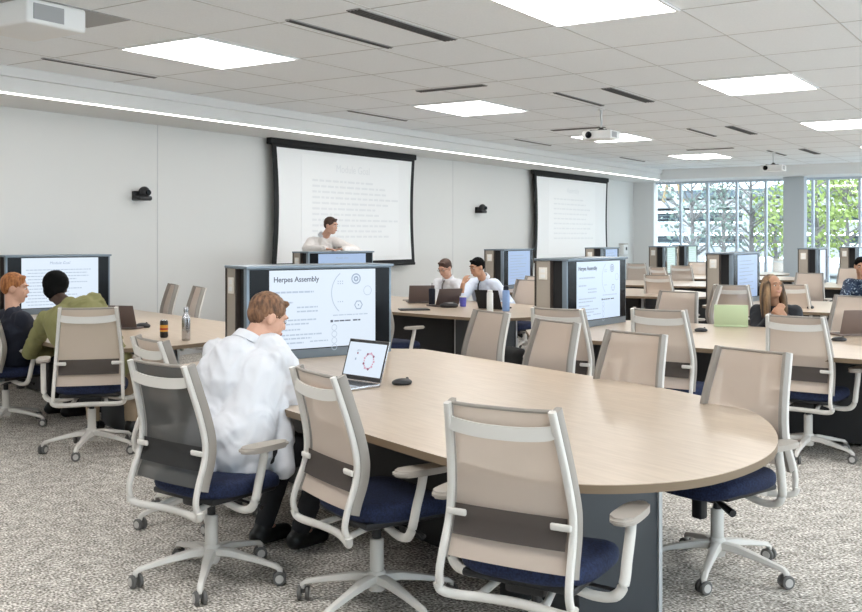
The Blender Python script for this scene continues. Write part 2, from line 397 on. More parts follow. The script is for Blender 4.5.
# projectors
def projector(u, y, z, label, sc=1.0, rz=PI/2):
    t = empty('ceiling_projector', (u, y, z), rz, label, 'projector', 'white projectors hanging from the ceiling')
    t.scale = (sc,)*3
    drop = (ZC-z)/sc
    bm = bmesh.new(); box(bm, (0, 0, .07), (.50, .40, .14), bev=.018, seg=3); obj('projector_body', bm, M['white'], t)
    bm = bmesh.new(); box(bm, (-.252, .06, .07), (.006, .2, .09)); obj('side_grille', bm, M['slot_frame'], t, smooth=False)
    bm = bmesh.new(); box(bm, (.1, -.202, .07), (.25, .006, .07)); obj('rear_grille', bm, M['slot_frame'], t, smooth=False)
    bm = bmesh.new(); lathe(bm, [(.05, .19), (.055, .215), (.04, .225)], 20, (.13, 0, .07), axis='Y'); obj('lens', bm, M['tvblack'], t)
    bm = bmesh.new(); tube(bm, [(0,0,.15), (0,0,drop)], .018, 12); obj('ceiling_pole', bm, M['leg'], t)
    bm = bmesh.new(); lathe(bm, [(.08,.142),(.08,.155),(.05,.17),(.02,.2)], 20); [box(bm, (sx*.09, sy*.08, .15), (.14,.02,.012), rot=(0,0,sx*sy*.7)) for sx in (-1,1) for sy in (-1,1)]; obj('mount_bracket', bm, M['black'], t)
    bm = bmesh.new(); lathe(bm, [(.06, drop-.02), (.06, drop)], 20); obj('ceiling_plate', bm, M['white'], t)
p0 = RM(-2.72, 6.80); projector(p0.x, p0.y, 2.96, 'large white projector in the near left corner of the ceiling', 1.15)
projector(12.35, 5.38, 2.86, 'white projector hanging before the first screen, middle of the ceiling', .82)
projector(20.4, 5.2, 2.88, 'white projector farthest away, hanging near the windows', .85)
bm = bmesh.new(); q = RM(-2.15, 7.9); box(bm, (4.75, 6.5, ZC-.004), (1.0, .52, .008)); tag(obj('ceiling_hatch', bm, M['slot_frame'], smooth=False), 'dark grey rectangular ceiling hatch beside the near projector', 'ceiling hatch')

# ------------------------------------------------------------------ tables
half = [(-.34,-.72), (-.02,-1.16), (1.2,-1.17), (2.2,-1.165), (3.06,-1.14)]
nose = catmull([(2.6,-1.155,0),(3.06,-1.145,0),(3.42,-1.10,0),(3.66,-.96,0),(3.79,-.62,0),(3.73,-.2,0),(3.53,.18,0),(3.2,.53,0),(2.85,.74,0),(2.4,.84,0),(1.9,.86,0)], 6)
outline = [(-.34,-.72), (-.02,-1.16), (1.2,-1.165)] + [(v.x, v.y) for v in nose] + [(.8,.86), (-.02,.86), (-.34,.5)]
def table_proto():
    t = empty('conference_table')
    bm = bmesh.new(); prism(bm, outline, .708, .74, 0, 1)
    es = [e for e in bm.edges if abs(e.verts[0].co.z-.74) < 1e-5 and abs(e.verts[1].co.z-.74) < 1e-5]
    bmesh.ops.bevel(bm, geom=es, offset=.003, segments=1, affect='EDGES')
    o = obj('tabletop', bm, [M['maple'], M['edge']], t)
    bm = bmesh.new(); box(bm, (2.95, -.39, .354), (.50, .46, .708), bev=.006); obj('pedestal', bm, M['panel_grey'], t)
    bm = bmesh.new(); box(bm, (1.13, -.17, .36), (2.8, .62, .66), bev=.01); obj('modesty_panel', bm, M['panel_black'], t)
    bm = bmesh.new(); box(bm, (2.62, -.50, .354), (.05, .06, .704), bev=.006); obj('corner_post', bm, M['leg'], t)
    bm = bmesh.new(); box(bm, (3.203, -.166, .354), (.012, .02, .700)); obj('pedestal_edge_trim', bm, M['leg'], t)
    bm = bmesh.new(); box(bm, (1.4, -.17, .695), (2.2, .18, .02)); obj('cable_tray', bm, M['panel_black'], t)
    return t
TAB = {
 'front': (-.745, 6.90, 35), 'second': (1.56, 9.30, 52), 'speaker': (-1.20, 13.5, 45), 'left': (-4.03, 10.86, 40),
 'wall3': (1.43, 16.2, 60), 'wall4': (3.36, 18.6, 65), 'mid5': (3.99, 12.6, 56), 'mid6': (6.90, 17.6, 62),
 'mid7': (8.60, 20.0, 62), 'wall8': (5.12, 21.3, 64), 'wall9': (6.25, 23.9, 62)}
TL = {
 'front': 'long pale maple conference table with a rounded end, closest to the camera',
 'second': 'pale maple table behind the front table, with the green laptop on it',
 'speaker': 'maple table where the two men in ties are sitting',
 'left': 'maple table at the far left with the steel bottle and the can on it',
 'wall3': 'maple table behind the two men in ties, under the space between the screens',
 'wall4': 'far maple table under the second projection screen',
 'mid5': 'maple table behind the woman with long hair',
 'mid6': 'maple table in front of the grey window column',
 'mid7': 'maple table far right by the leafy windows',
 'wall8': 'far maple table by the corner of the window wall',
 'wall9': 'farthest maple table, directly at the windows'}
def tframe(k):
    x, y, th = TAB[k]; p = RM(x, y); return p, R(th-90)+YAW
def tpoint(k, a, b, z=.74):           # a point on table k, in the room frame
    p, r = tframe(k); return Vector((p.x + a*math.cos(r) - b*math.sin(r), p.y + a*math.sin(r) + b*math.cos(r), z))
tp = None
for k in TAB:
    p, r = tframe(k)
    t = table_proto() if tp is None else copy_tree(tp)
    if tp is None: tp = t
    t.location = (p.x, p.y, 0); t.rotation_euler = (0,0,r); t.scale = ({'wall4':.84,'wall8':.78,'wall9':.6,'wall3':.85}.get(k,1),1,1)
    tag(t, TL[k], 'table', 'maple conference tables')

# display units at the table ends
FX = Matrix(((0,0,1,0),(1,0,0,0),(0,1,0,0),(0,0,0,1)))   # text plane -> display face
def display_proto():
    t = empty('display_unit')
    bm = bmesh.new(); box(bm, (-.17, 0, .626), (.36, 1.15, .02), bev=.003); obj('top_panel', bm, M['housing'], t)
    bm = bmesh.new(); box(bm, (-.255, 0, .308), (.15, 1.13, .612)); obj('side_column', bm, M['taupe'], t, smooth=False)
    bm = bmesh.new(); box(bm, (-.335, 0, .31), (.016, 1.144, .615)); box(bm, (-.172, 0, .31), (.016, 1.144, .615)); obj('column_edge', bm, M['brown'], t, smooth=False)
    bm = bmesh.new(); box(bm, (-.11, 0, .308), (.11, 1.08, .612)); obj('recess', bm, M['blackmatte'], t, smooth=False)
    bm = bmesh.new(); box(bm, (-.255, -.569, .50), (.085, .006, .11), bev=.002); pl = obj('outlet_plate', bm, M['plate'], t)
    bm = bmesh.new()
    for dz in (.024, -.024): box(bm, (-.255, -.573, .50+dz), (.045, .003, .03))
    obj('socket', bm, M['white'], pl, smooth=False)
    # display
    bm = bmesh.new(); box(bm, (-.035, 0, .31), (.05, 1.13, .62), bev=.004); d = obj('display', bm, M['housing'], t)
    bm = bmesh.new(); box(bm, (-.008, 0, .336), (.008, 1.09, .548)); obj('glass_front', bm, M['tvblack'], d, smooth=False)
    return t, d
def slide(d, kind, m):
    X = -.0025
    bm = bmesh.new(); box(bm, (X-.0005, .01, .336), (.002, .83 if kind != 'blue' else .75, .535)); s = obj('slide', bm, m, d, smooth=False)
    def T(words, y, z, size, **kw): return text_mesh(words, size, M[kw.pop('m','ink')], s, Matrix.Translation((X+.001, y, z)) @ FX, **kw)
    def bars(items, m_, nm):
        bm = bmesh.new(); rr = random.Random(5)
        for y0, z, wd, h in items:
            y = y0
            while y < y0+wd:
                q = min(rr.uniform(.012, .045), y0+wd-y); box(bm, (X+.001, y+q/2, z), (.001, q, h)); y += q+.006
        obj(nm, bm, m_, s, smooth=False)
    def ring(bm, y, z, r, wd, n=28, a0=0, a1=2*PI):
        pts = []
        for k in range(n):
            a = a0+(a1-a0)*k/n; b = a0+(a1-a0)*(k+1)/n
            vs = [bm.verts.new((X+.0012, y+q*math.cos(c), z+q*math.sin(c))) for q, c in ((r, a), (r, b), (r-wd, b), (r-wd, a))]
            bm.faces.new(vs)
    if kind == 'herpes':
        T('Herpes Assembly', -.375, .525, .050, bold=.0007, sx=.97)
        bars([(-.36,.455,.29,.012), (-.37,.385,.14,.011), (-.2,.35,.16,.010), (-.2,.322,.16,.010), (-.37,.265,.32,.010),(-.37,.238,.26,.010),(-.37,.2,.2,.010),(-.37,.165,.36,.010),(-.37,.14,.28,.010),(-.37,.11,.22,.010),(-.1,.115,.14,.008),
              (.08,.285,.28,.007)], M['ink3'], 'slide_lines')
        bars([(.06,.245,.02,.016), (.09,.245,.13,.009), (.24,.245,.06,.010)], M['ink'], 'slide_caption')
        bm = bmesh.new()
        ring(bm, .235, .44, .17, .006, 24, PI*.70, PI*1.28)
        for q in range(4): ring(bm, .09, .20-.045*q, .022, .004, 14)
        ring(bm, .36, .45, .034, .004); 
        obj('slide_diagram', bm, M['ink3'], s, smooth=False)
        bm = bmesh.new(); ring(bm, .265, .535, .038, .009); ring(bm, .265, .535, .020, .012, 18); ring(bm, .285, .35, .035, .008, 6); ring(bm, .285, .35, .006, .006, 8)
        for q in range(9): box(bm, (X+.0012, .12+.018*(q%3), .52-.016*(q//3) - (.11 if q > 5 else 0)), (.0006, .006, .007))
        obj('slide_figures', bm, M['ink2'], s, smooth=False)
    elif kind == 'goal':
        T('Module Goal', 0, .535, .042, shear=.25, align='CENTER', m='ink2')
        bars([(-.36+.02*(q%2), .475-.034*q, (.70,.64,.68,.52,.66,.3,.6,.44,.55,.2,.4,.3)[q], .010) for q in range(12)], M['ink3'], 'slide_lines')
    else:
        bars([(-.33, .53-.045*q, (.5,.62,.4,.6,.55,.3,.58,.5,.61,.2)[q], .010) for q in range(10)], M['ink2'] if kind != 'blue' else M['screen_w'], 'slide_lines')
DISP = [('front','herpes','screen_w','large wall-mount style display facing the camera, showing the herpes slide, behind the laptop'),
 ('second','herpes','screen','display showing the herpes slide, angled away at the right of the front chairs'),
 ('speaker','goal','screen_b','small distant display the standing man leans on'),
 ('left','goal','screen_w','display cut by the left edge of the photo behind the man in olive'),
 ('wall3','text','screen_b','display with blue text slide behind the two men in ties'),
 ('wall4','text','screen_b','distant display just above the herpes slide display on the right'),
 ('mid5','text','screen_b','display with text slide behind the green laptop'),
 ('mid6','blue','screen_w','display unit in front of the grey window column'),
 ('mid7','blue','screen_b','display unit rightmost, before the leafy window'),
 ('wall8','blue','screen_m','far display unit left of the others at the window corner'),
 ('wall9','blue','screen_m','farthest display unit, narrow dark tower at the windows')]
for k, kind, mm, lab in DISP:
    if lab.startswith('large wall'): lab = 'largest display, at the head of the front table facing the camera behind the silver laptop'
    p, r = tframe(k); t, d = display_proto(); t.location = (p.x, p.y, .741); t.rotation_euler = (0,0,r)
    tag(t, lab, 'display', 'display units at the table ends'); slide(d, kind, M[mm])

# ------------------------------------------------------------------ chairs
PROF = [(-.262,.395),(-.272,.44),(-.255,.51),(-.222,.60),(-.212,.68),(-.228,.78),(-.262,.90),(-.300,1.02)]   # (y, z) of the back
def halfw(z): 
    if z > .68: return .223 - (z-.68)/.34*.035
    return .223 + (.68-z)/.28*.013
prof = catmull([(0, a, b) for a, b in PROF], 5)
def sweep_rect(bm, pts, wx, wy, mi=0):
    rings = []
    n = len(pts)
    for i, p in enumerate(pts):
        d = (pts[min(i+1,n-1)]-pts[max(i-1,0)]).normalized(); nrm = Vector((1,0,0)).cross(d).normalized(); s = Vector((1,0,0))
        b = .3
        c = [(-1,-1+b),(-1+b,-1),(1-b,-1),(1,-1+b),(1,1-b),(1-b,1),(-1+b,1),(-1,1-b)]
        rings.append([bm.verts.new(p + s*u*wx/2 + nrm*v*wy/2) for u, v in c])
    for i in range(n-1):
        for k in range(8): bm.faces.new((rings[i][k], rings[i][(k+1)%8], rings[i+1][(k+1)%8], rings[i+1][k])).material_index = mi
    bm.faces.new(rings[0]); bm.faces.new(rings[-1])
def chair_parts():
    P = {}
    bm = bmesh.new()                                         # seat cushion: stacked rounded outlines
    rings = []; NS = 40
    for zz, sc_ in ((.420,.80),(.424,.93),(.436,.985),(.455,1.0),(.474,.985),(.487,.94),(.494,.85),(.497,.5),(.497,.1)):
        ring = []
        for k in range(NS):
            a = 2*PI*k/NS; c, q = math.cos(a), math.sin(a)
            x = .255*math.copysign(abs(c)**.62, c)*sc_; y = .245*math.copysign(abs(q)**.62, q)*sc_
            ring.append(bm.verts.new((x, y+.035, zz - .9*max(0, y-.10)**1.6 + (.004*abs(x)/.25 if zz > .46 else 0))))
        rings.append(ring)
    for i in range(len(rings)-1):
        for k in range(NS): bm.faces.new((rings[i][k], rings[i][(k+1)%NS], rings[i+1][(k+1)%NS], rings[i+1][k]))
    bm.faces.new(rings[0]); bm.faces.new(rings[-1]); P['seat'] = done(bm, ang=60)
    bm = bmesh.new(); box(bm, (0,.02,.412), (.42,.38,.03), bev=.012); P['seat_pan'] = done(bm)
    bm = bmesh.new()                                         # mesh back
    rows = [p for p in prof if p.z > .488]; nx = 10; grid = []
    for p in rows:
        hw = halfw(p.z) - .012
        grid.append([bm.verts.new((hw*(2*i/nx-1), p.y+.014+.018*(1-(2*i/nx-1)**2)*-1*.6, p.z-.004)) for i in range(nx+1)])
    for i in range(len(rows)-1):
        for k in range(nx): bm.faces.new((grid[i][k], grid[i][k+1], grid[i+1][k+1], grid[i+1][k]))
    P['backrest'] = done(bm)
    bm = bmesh.new(); tube(bm, [(-.178,-.284,1.016),(-.09,-.294,1.014),(.09,-.294,1.014),(.178,-.284,1.016)], .007, 8); P['top_binding'] = done(bm)
    bm = bmesh.new()                                         # light rear frame
    for s in (-1,1): sweep_rect(bm, [Vector((s*halfw(p.z), p.y-.006, p.z)) for p in prof], .023, .022)
    loop = catmull([(-.246,-.268,.40),(-.238,-.262,.375),(-.20,-.245,.362),(-.10,-.215,.358),(0,-.205,.358),(.10,-.215,.358),(.20,-.245,.362),(.238,-.262,.375),(.246,-.268,.40)], 4)
    tube(bm, loop, .0165, 10)
    for s in (-1,1): tube(bm, [(s*.12,-.208,.358),(s*.10,-.08,.385),(s*.08,.04,.392)], .014, 8)
    P['back_frame'] = done(bm, ang=50)
    bm = bmesh.new()                                         # crossbar
    cb = catmull([(-.196,-.284,.962),(-.172,-.287,.947),(-.09,-.296,.938),(0,-.300,.936),(.09,-.296,.938),(.172,-.287,.947),(.196,-.284,.962)], 4)
    sec = [(-.023,-.006),(-.023,.004),(.023,.004),(.023,-.006)]
    rings = [[bm.verts.new(p+Vector((0,b,a))) for a, b in sec] for p in cb]
    for i in range(len(rings)-1):
        for k in range(4): bm.faces.new((rings[i][k], rings[i][(k+1)%4], rings[i+1][(k+1)%4], rings[i+1][k]))
    bm.faces.new(rings[0]); bm.faces.new(rings[-1]); P['crossbar'] = done(bm)
    for s, nm in ((-1,'carrier_l'),(1,'carrier_r')):
        bm = bmesh.new(); sweep_rect(bm, [Vector((s*(halfw(p.z)+.003), p.y+.026, p.z+.002)) for p in prof if p.z > .475], .024, .042); P[nm] = done(bm, ang=50)
    bm = bmesh.new()                                         # lumbar band
    g2 = []
    for z in (.565,.59,.615,.64,.665):
        yy = min(prof, key=lambda p: abs(p.z-z)).y
        g2.append([bm.verts.new((.205*(2*i/8-1), yy-.006-.008*(1-(2*i/8-1)**2), z)) for i in range(9)])
    for i in range(4):
        for k in range(8): bm.faces.new((g2[i][k], g2[i][k+1], g2[i+1][k+1], g2[i+1][k]))
    P['lumbar_band'] = done(bm)
    for s, nm in ((-1,'tab_l'),(1,'tab_r')):
        bm = bmesh.new(); box(bm, (s*.190,-.238,.640), (.075,.014,.024), bev=.007, seg=3); P[nm] = done(bm)
    for s, nm in ((-1,'arm_l'),(1,'arm_r')):
        bm = bmesh.new()
        pts = catmull([(s*.12,-.03,.385),(s*.22,-.03,.365),(s*.295,-.03,.375),(s*.326,-.026,.42),(s*.332,-.01,.50),(s*.336,.01,.58),(s*.336,.02,.634)], 5)
        tube(bm, pts, [.017]*10+[.019]*(len(pts)-10), 10, 1.0); P[nm] = done(bm, ang=60)
        bm = bmesh.new()
        out = []
        for k in range(28):
            a = 2*PI*k/28; c, q = math.cos(a), math.sin(a)
            out.append((s*.335 + .045*math.copysign(abs(c)**.7, c)*(1-.12*q), .02+.135*math.copysign(abs(q)**.75, q)))
        prism(bm, out, .632, .658)
        bmesh.ops.bevel(bm, geom=[e for e in bm.edges if abs(e.verts[0].co.z-e.verts[1].co.z) < 1e-5], offset=.009, segments=3, affect='EDGES')
        P[nm.replace('arm','pad')] = done(bm, ang=60)
    bm = bmesh.new(); lathe(bm, [(.030,.155),(.030,.29),(.027,.295)], 20); P['column'] = done(bm)
    bm = bmesh.new(); lathe(bm, [(.019,.29),(.019,.40)], 16); box(bm, (0,.01,.375), (.15,.24,.05), bev=.012)
    tube(bm, [(.06,.05,.375),(.24,.06,.365),(.27,.065,.355)], [.007,.007,.012], 8); tube(bm, [(-.06,.10,.37),(-.20,.16,.34)], [.012,.018], 8); box(bm, (-.02,.16,.33),(.06,.05,.10),bev=.012); P['mechanism'] = done(bm)
    bm = bmesh.new(); lathe(bm, [(.034,.075),(.043,.10),(.045,.135),(.034,.16)], 20)
    for k in range(5):
        a = 2*PI*k/5 + PI/2+.3; d = Vector((math.cos(a), math.sin(a), 0)); s = Vector((-d.y, d.x, 0))
        st = [(.02,.128,.030,.020),(.10,.126,.026,.018),(.20,.108,.020,.014),(.295,.088,.016,.011),(.325,.080,.016,.012),(.338,.066,.014,.012),(.338,.05,.010,.010)]
        rings = []
        for q, (r, z, hw, hh) in enumerate(st):
            nrm = Vector((0,0,1)) if q < 5 else d; 
            if q == 5: nrm = (Vector((0,0,1))+d*2).normalized()
            c = d*r + Vector((0,0,z))
            rings.append([bm.verts.new(c + s*u*hw + nrm*v*hh) for u, v in ((-1,-.6),(-.7,-1),(.7,-1),(1,-.6),(.75,.8),(.4,1),(-.4,1),(-.75,.8))])
        for i in range(len(rings)-1):
            for m_ in range(8): bm.faces.new((rings[i][m_], rings[i][(m_+1)%8], rings[i+1][(m_+1)%8], rings[i+1][m_]))
        bm.faces.new(rings[0]); bm.faces.new(rings[-1])
    P['base'] = done(bm, ang=50)
    bm = bmesh.new()                                         # one twin-wheel caster at the origin
    for s in (-1,1):
        lathe(bm, [(.020,s*.008),(.030,s*.010),(.031,s*.022),(.026,s*.026)], 18, (0,0,.031), axis='X')
        lathe(bm, [(.019,s*.0262),(.0185,s*.0285),(.004,s*.029)], 16, (0,0,.031), mi=1, axis='X')
    tube(bm, [(0,0,.03),(0,0,.06)], .008, 8); P['caster'] = done(bm)
    return P
CP = chair_parts()
def chair_proto(kind='beige'):
    t = empty('office_chair')
    mesh_m = M['mesh_beige'] if kind == 'beige' else M['mesh_char']
    def L(nm, key, m, par=t):
        me = CP[key]
        if kind != 'beige' and key in ('backrest','lumbar_band'): me = me.copy(); me.materials.clear()
        return link(nm, me, m, par)
    L('seat','seat',M['navy']); L('seat_pan','seat_pan',M['black'])
    bk = L('backrest','backrest',mesh_m); L('top_binding','top_binding',M['carrier'],bk)
    bf = L('back_frame','back_frame',M['frame']); L('crossbar','crossbar',M['frame'],bf); L('mesh_carrier','carrier_l',M['carrier'],bf); L('mesh_carrier','carrier_r',M['carrier'],bf)
    lb = L('lumbar_support','lumbar_band',M['lumbar'] if kind=='beige' else M['lumbar_d']); L('lumbar_tab','tab_l',M['frame'],lb); L('lumbar_tab','tab_r',M['frame'],lb)
    for q in 'lr': a = L('armrest','arm_'+q,M['frame']); L('arm_pad','pad_'+q,M['pad'],a)
    L('gas_column','column',M['frame']); L('tilt_mechanism','mechanism',M['black'])
    b = L('star_base','base',M['frame'])
    for k in range(5):
        a = 2*PI*k/5+PI/2+.3; c = L('caster','caster',[M['caster'],M['castercap']],b); c.location = (.335*math.cos(a), .335*math.sin(a), 0); c.rotation_euler = (0,0,a+(.9,-.6,.3,2.0,-1.2)[k])
    return t
PROTO = {'beige': None, 'char': None}
def chair(x, y, beta, label, kind='beige', base_rot=0, hs=1.0):
    if PROTO[kind] is None: t = chair_proto(kind); PROTO[kind] = t
    else: t = copy_tree(PROTO[kind])
    p = RM(x, y); t.location = (p.x, p.y, 0); t.rotation_euler = (0,0,R(-beta)+YAW); t.scale = (1,1,hs)
    for ch in t.children:
        if ch.name.startswith('star_base'): ch.rotation_euler = (0,0,R(base_rot))
    tag(t, label, 'chair', 'mesh-back office chairs')
    return t
# (x, y, facing, label)
chair(-1.01, 4.60, 38, 'charcoal mesh office chair in which the white-haired-collar man sits, front left'.replace('white-haired-collar man','man in the white shirt'), 'char', base_rot=-11)
chair(-.23, 4.24, 57, 'beige mesh chair with navy seat, right next to the charcoal chair at the front table', base_rot=-30)
chair(.37, 3.50, 30, 'nearest and largest beige mesh chair, seen from behind at the front table', base_rot=10)
chair(1.345, 4.70, 232, 'beige mesh chair beyond the rounded end of the front table, base in full view', base_rot=9)
chair(-1.30, 5.58, 52, 'beige mesh chair mostly hidden behind the charcoal chair, only its top rail shows', base_rot=20)
def cb(px, ytop, beta, label, z=1.02, kind='beige', base_rot=0, dy=0, hs=1.0):   # from the place of the top of its back
    Y = 1000*(1.57-z*hs)/(ytop-237)+dy; x = (px-431)*Y/1000
    return chair(x + .29*math.sin(R(beta)), Y + .29*math.cos(R(beta)), beta, label, kind, base_rot, hs)
cb(637, 332.5, 229, 'beige chair facing the camera across the front table, third from the large display')
cb(558.5, 321, 237, 'beige chair facing the camera across the front table, second from the large display')
cb(492.5, 311.5, 238, 'beige chair facing the camera across the front table, nearest the large display')
cb(795, 316, 38, 'white-framed chair standing free in the aisle on the right, its back to the camera', base_rot=-49)
cb(658, 307, 36, 'white-framed chair showing its back, between the herpes slide display and the green laptop', hs=1.04, dy=-.25)
cb(557, 306, 32, 'white-framed chair directly in front of the angled herpes slide display', hs=1.04, dy=-.25)
cb(858, 296, 224, 'beige chair cut by the right edge, behind the brown laptop', hs=1.02)
cb(731, 285, 35, 'beige chair behind the green laptop, in front of the text slide display')
cb(789, 282, 35, 'light chair directly behind the woman with long hair', dy=-.6)
cb(679, 291.5, 218, 'beige chair facing the camera, left of the green laptop at its table')
cb(657, 275, 36, 'far beige chair showing its back, just left behind the chair facing the green laptop table')
cb(681, 265.5, 30, 'white-framed chair at a far table, right of the middle beige one')
cb(636, 263.5, 28, 'beige chair below the small white wall box')
cb(657, 268, 60, 'far beige chair turned sideways between two others near the window corner', dy=.5)
cb(698, 262, 215, 'far beige chair with rounded top facing the camera, left of the text slide display')
cb(781, 258.5, 28, 'far pale chair just left of the grey column display')
cb(810, 273, 215, 'beige chair below the display unit at the grey column')
cb(851, 268, 212, 'pale chair behind the man in the patterned shirt')
chair(3.02, 11.55, -80, 'chair seen from the side, left of the text slide display')
chair(-.42, 10.42, 45, 'white-framed chair half hidden by the largest display, navy seat showing')
chair(1.08, 12.62, 222, 'beige chair facing the camera behind the blue bottle')
cb(538, 279, 225, 'beige chair between the blue bottle and the angled herpes slide display', dy=.9)
chair(-2.49, 7.34, -14, 'beige mesh chair in which the man in the olive shirt sits', hs=1.05, base_rot=5)
chair(-3.55, 8.35, 30, 'chair of the red-haired man, cut by the left edge', base_rot=-15)
chair(-3.24, 11.5, 243, 'grey mesh chair across the far left table, left of the pair by the wall')
chair(-2.80, 10.90, 243, 'grey mesh chair across the far left table, right of the pair by the wall')

# ------------------------------------------------------------------ people
def capsule(bm, a, b, ra, rb, seg=12):
    a = Vector(a); b = Vector(b); d = b-a; L = d.length
    if L < 1e-5: ell(bm, a, (ra,)*3, seg=seg); return
    d.normalize(); rings = []; n = 4
    u = Vector((0,0,1)) if abs(d.z) < .9 else Vector((1,0,0)); s = d.cross(u).normalized(); t = s.cross(d)
    for q in range(n+1):
        an = PI/2*(1-q/n)
        if q == 0: continue
        rings.append((a - d*ra*math.sin(an), ra*math.cos(an)))
    for q in range(n):
        an = PI/2*q/n; rings.append((b + d*rb*math.sin(an), rb*math.cos(an)))
    vr = [[bm.verts.new(c + (s*math.cos(2*PI*k/seg)+t*math.sin(2*PI*k/seg))*r) for k in range(seg)] for c, r in rings]
    for i in range(len(vr)-1):
        for k in range(seg): bm.faces.new((vr[i][k], vr[i][(k+1)%seg], vr[i+1][(k+1)%seg], vr[i+1][k]))
    pa = bm.verts.new(a - d*ra); pb = bm.verts.new(b + d*rb)
    for k in range(seg):
        bm.faces.new((vr[0][(k+1)%seg], vr[0][k], pa)); bm.faces.new((vr[-1][k], vr[-1][(k+1)%seg], pb))
def remesh(bm, vox, smooth=3, wrinkle=0, wscale=.12, seed=0):
    bmesh.ops.recalc_face_normals(bm, faces=bm.faces[:])
    me = bpy.data.meshes.new('m'); bm.to_mesh(me); bm.free()
    o = bpy.data.objects.new('tmp', me); COL.objects.link(o)
    r = o.modifiers.new('r', 'REMESH'); r.mode = 'VOXEL'; r.voxel_size = vox
    s = o.modifiers.new('s', 'SMOOTH'); s.factor = .5; s.iterations = smooth
    bpy.context.view_layer.update()
    me2 = bpy.data.meshes.new_from_object(o.evaluated_get(bpy.context.evaluated_depsgraph_get()))
    bpy.data.objects.remove(o)
    if wrinkle:
        for v, nr in [(v, v.normal.copy()) for v in me2.vertices]:
            p = v.co/wscale + Vector((seed, seed*2.3, 0))
            q = Vector((p.x, p.y, p.z)) + Vector((1,1,1))*noise.noise(p*.5)*1.6
            w_ = 1-abs(noise.noise(q))*2.4
            v.co += nr*wrinkle*w_
    me2.shade_smooth(); return me2
def C3(p): return RM(p[0], p[1], p[2])
def P(px, py, Y): return Vector(((px-431)*Y/1000, Y, 1.57-(py-237)*Y/1000))
def hand_caps(bm, wrist, tip, up, side, curl=.5):
    """palm and five fingers; wrist->tip is the hand axis, up = back of the hand, side = towards the thumb"""
    wrist = Vector(wrist); d = (Vector(tip)-wrist).normalized(); n = Vector(up); n = (n - d*n.dot(d)).normalized(); s = d.cross(n)
    if s.dot(Vector(side)) < 0: s = -s
    for k, (off, ln) in enumerate(((.030,.074),(.010,.082),(-.010,.076),(-.029,.060))):
        base = wrist + d*.085 + s*off; capsule(bm, wrist + d*.01 + s*off*.6, base, .014, .0115, 8)
        p = base; an = 0
        for j, f in enumerate((.44,.32,.24)):
            an += curl*(.55 if j == 0 else .75); q = p + (d*math.cos(an) - n*math.sin(an))*ln*f; capsule(bm, p, q, .0092-.0008*j, .0086-.0008*j, 8); p = q
    p = wrist + d*.022 + s*.022; q = p + (d*.7+s*.75-n*.2).normalized()*.042; capsule(bm, p, q, .014, .0105, 8)
    r_ = q + (d*.95+s*.25-n*.35*curl).normalized()*.03; capsule(bm, q, r_, .0105, .009, 8); capsule(bm, r_, r_+(d-n*.4*curl).normalized()*.022, .009, .0078, 8)
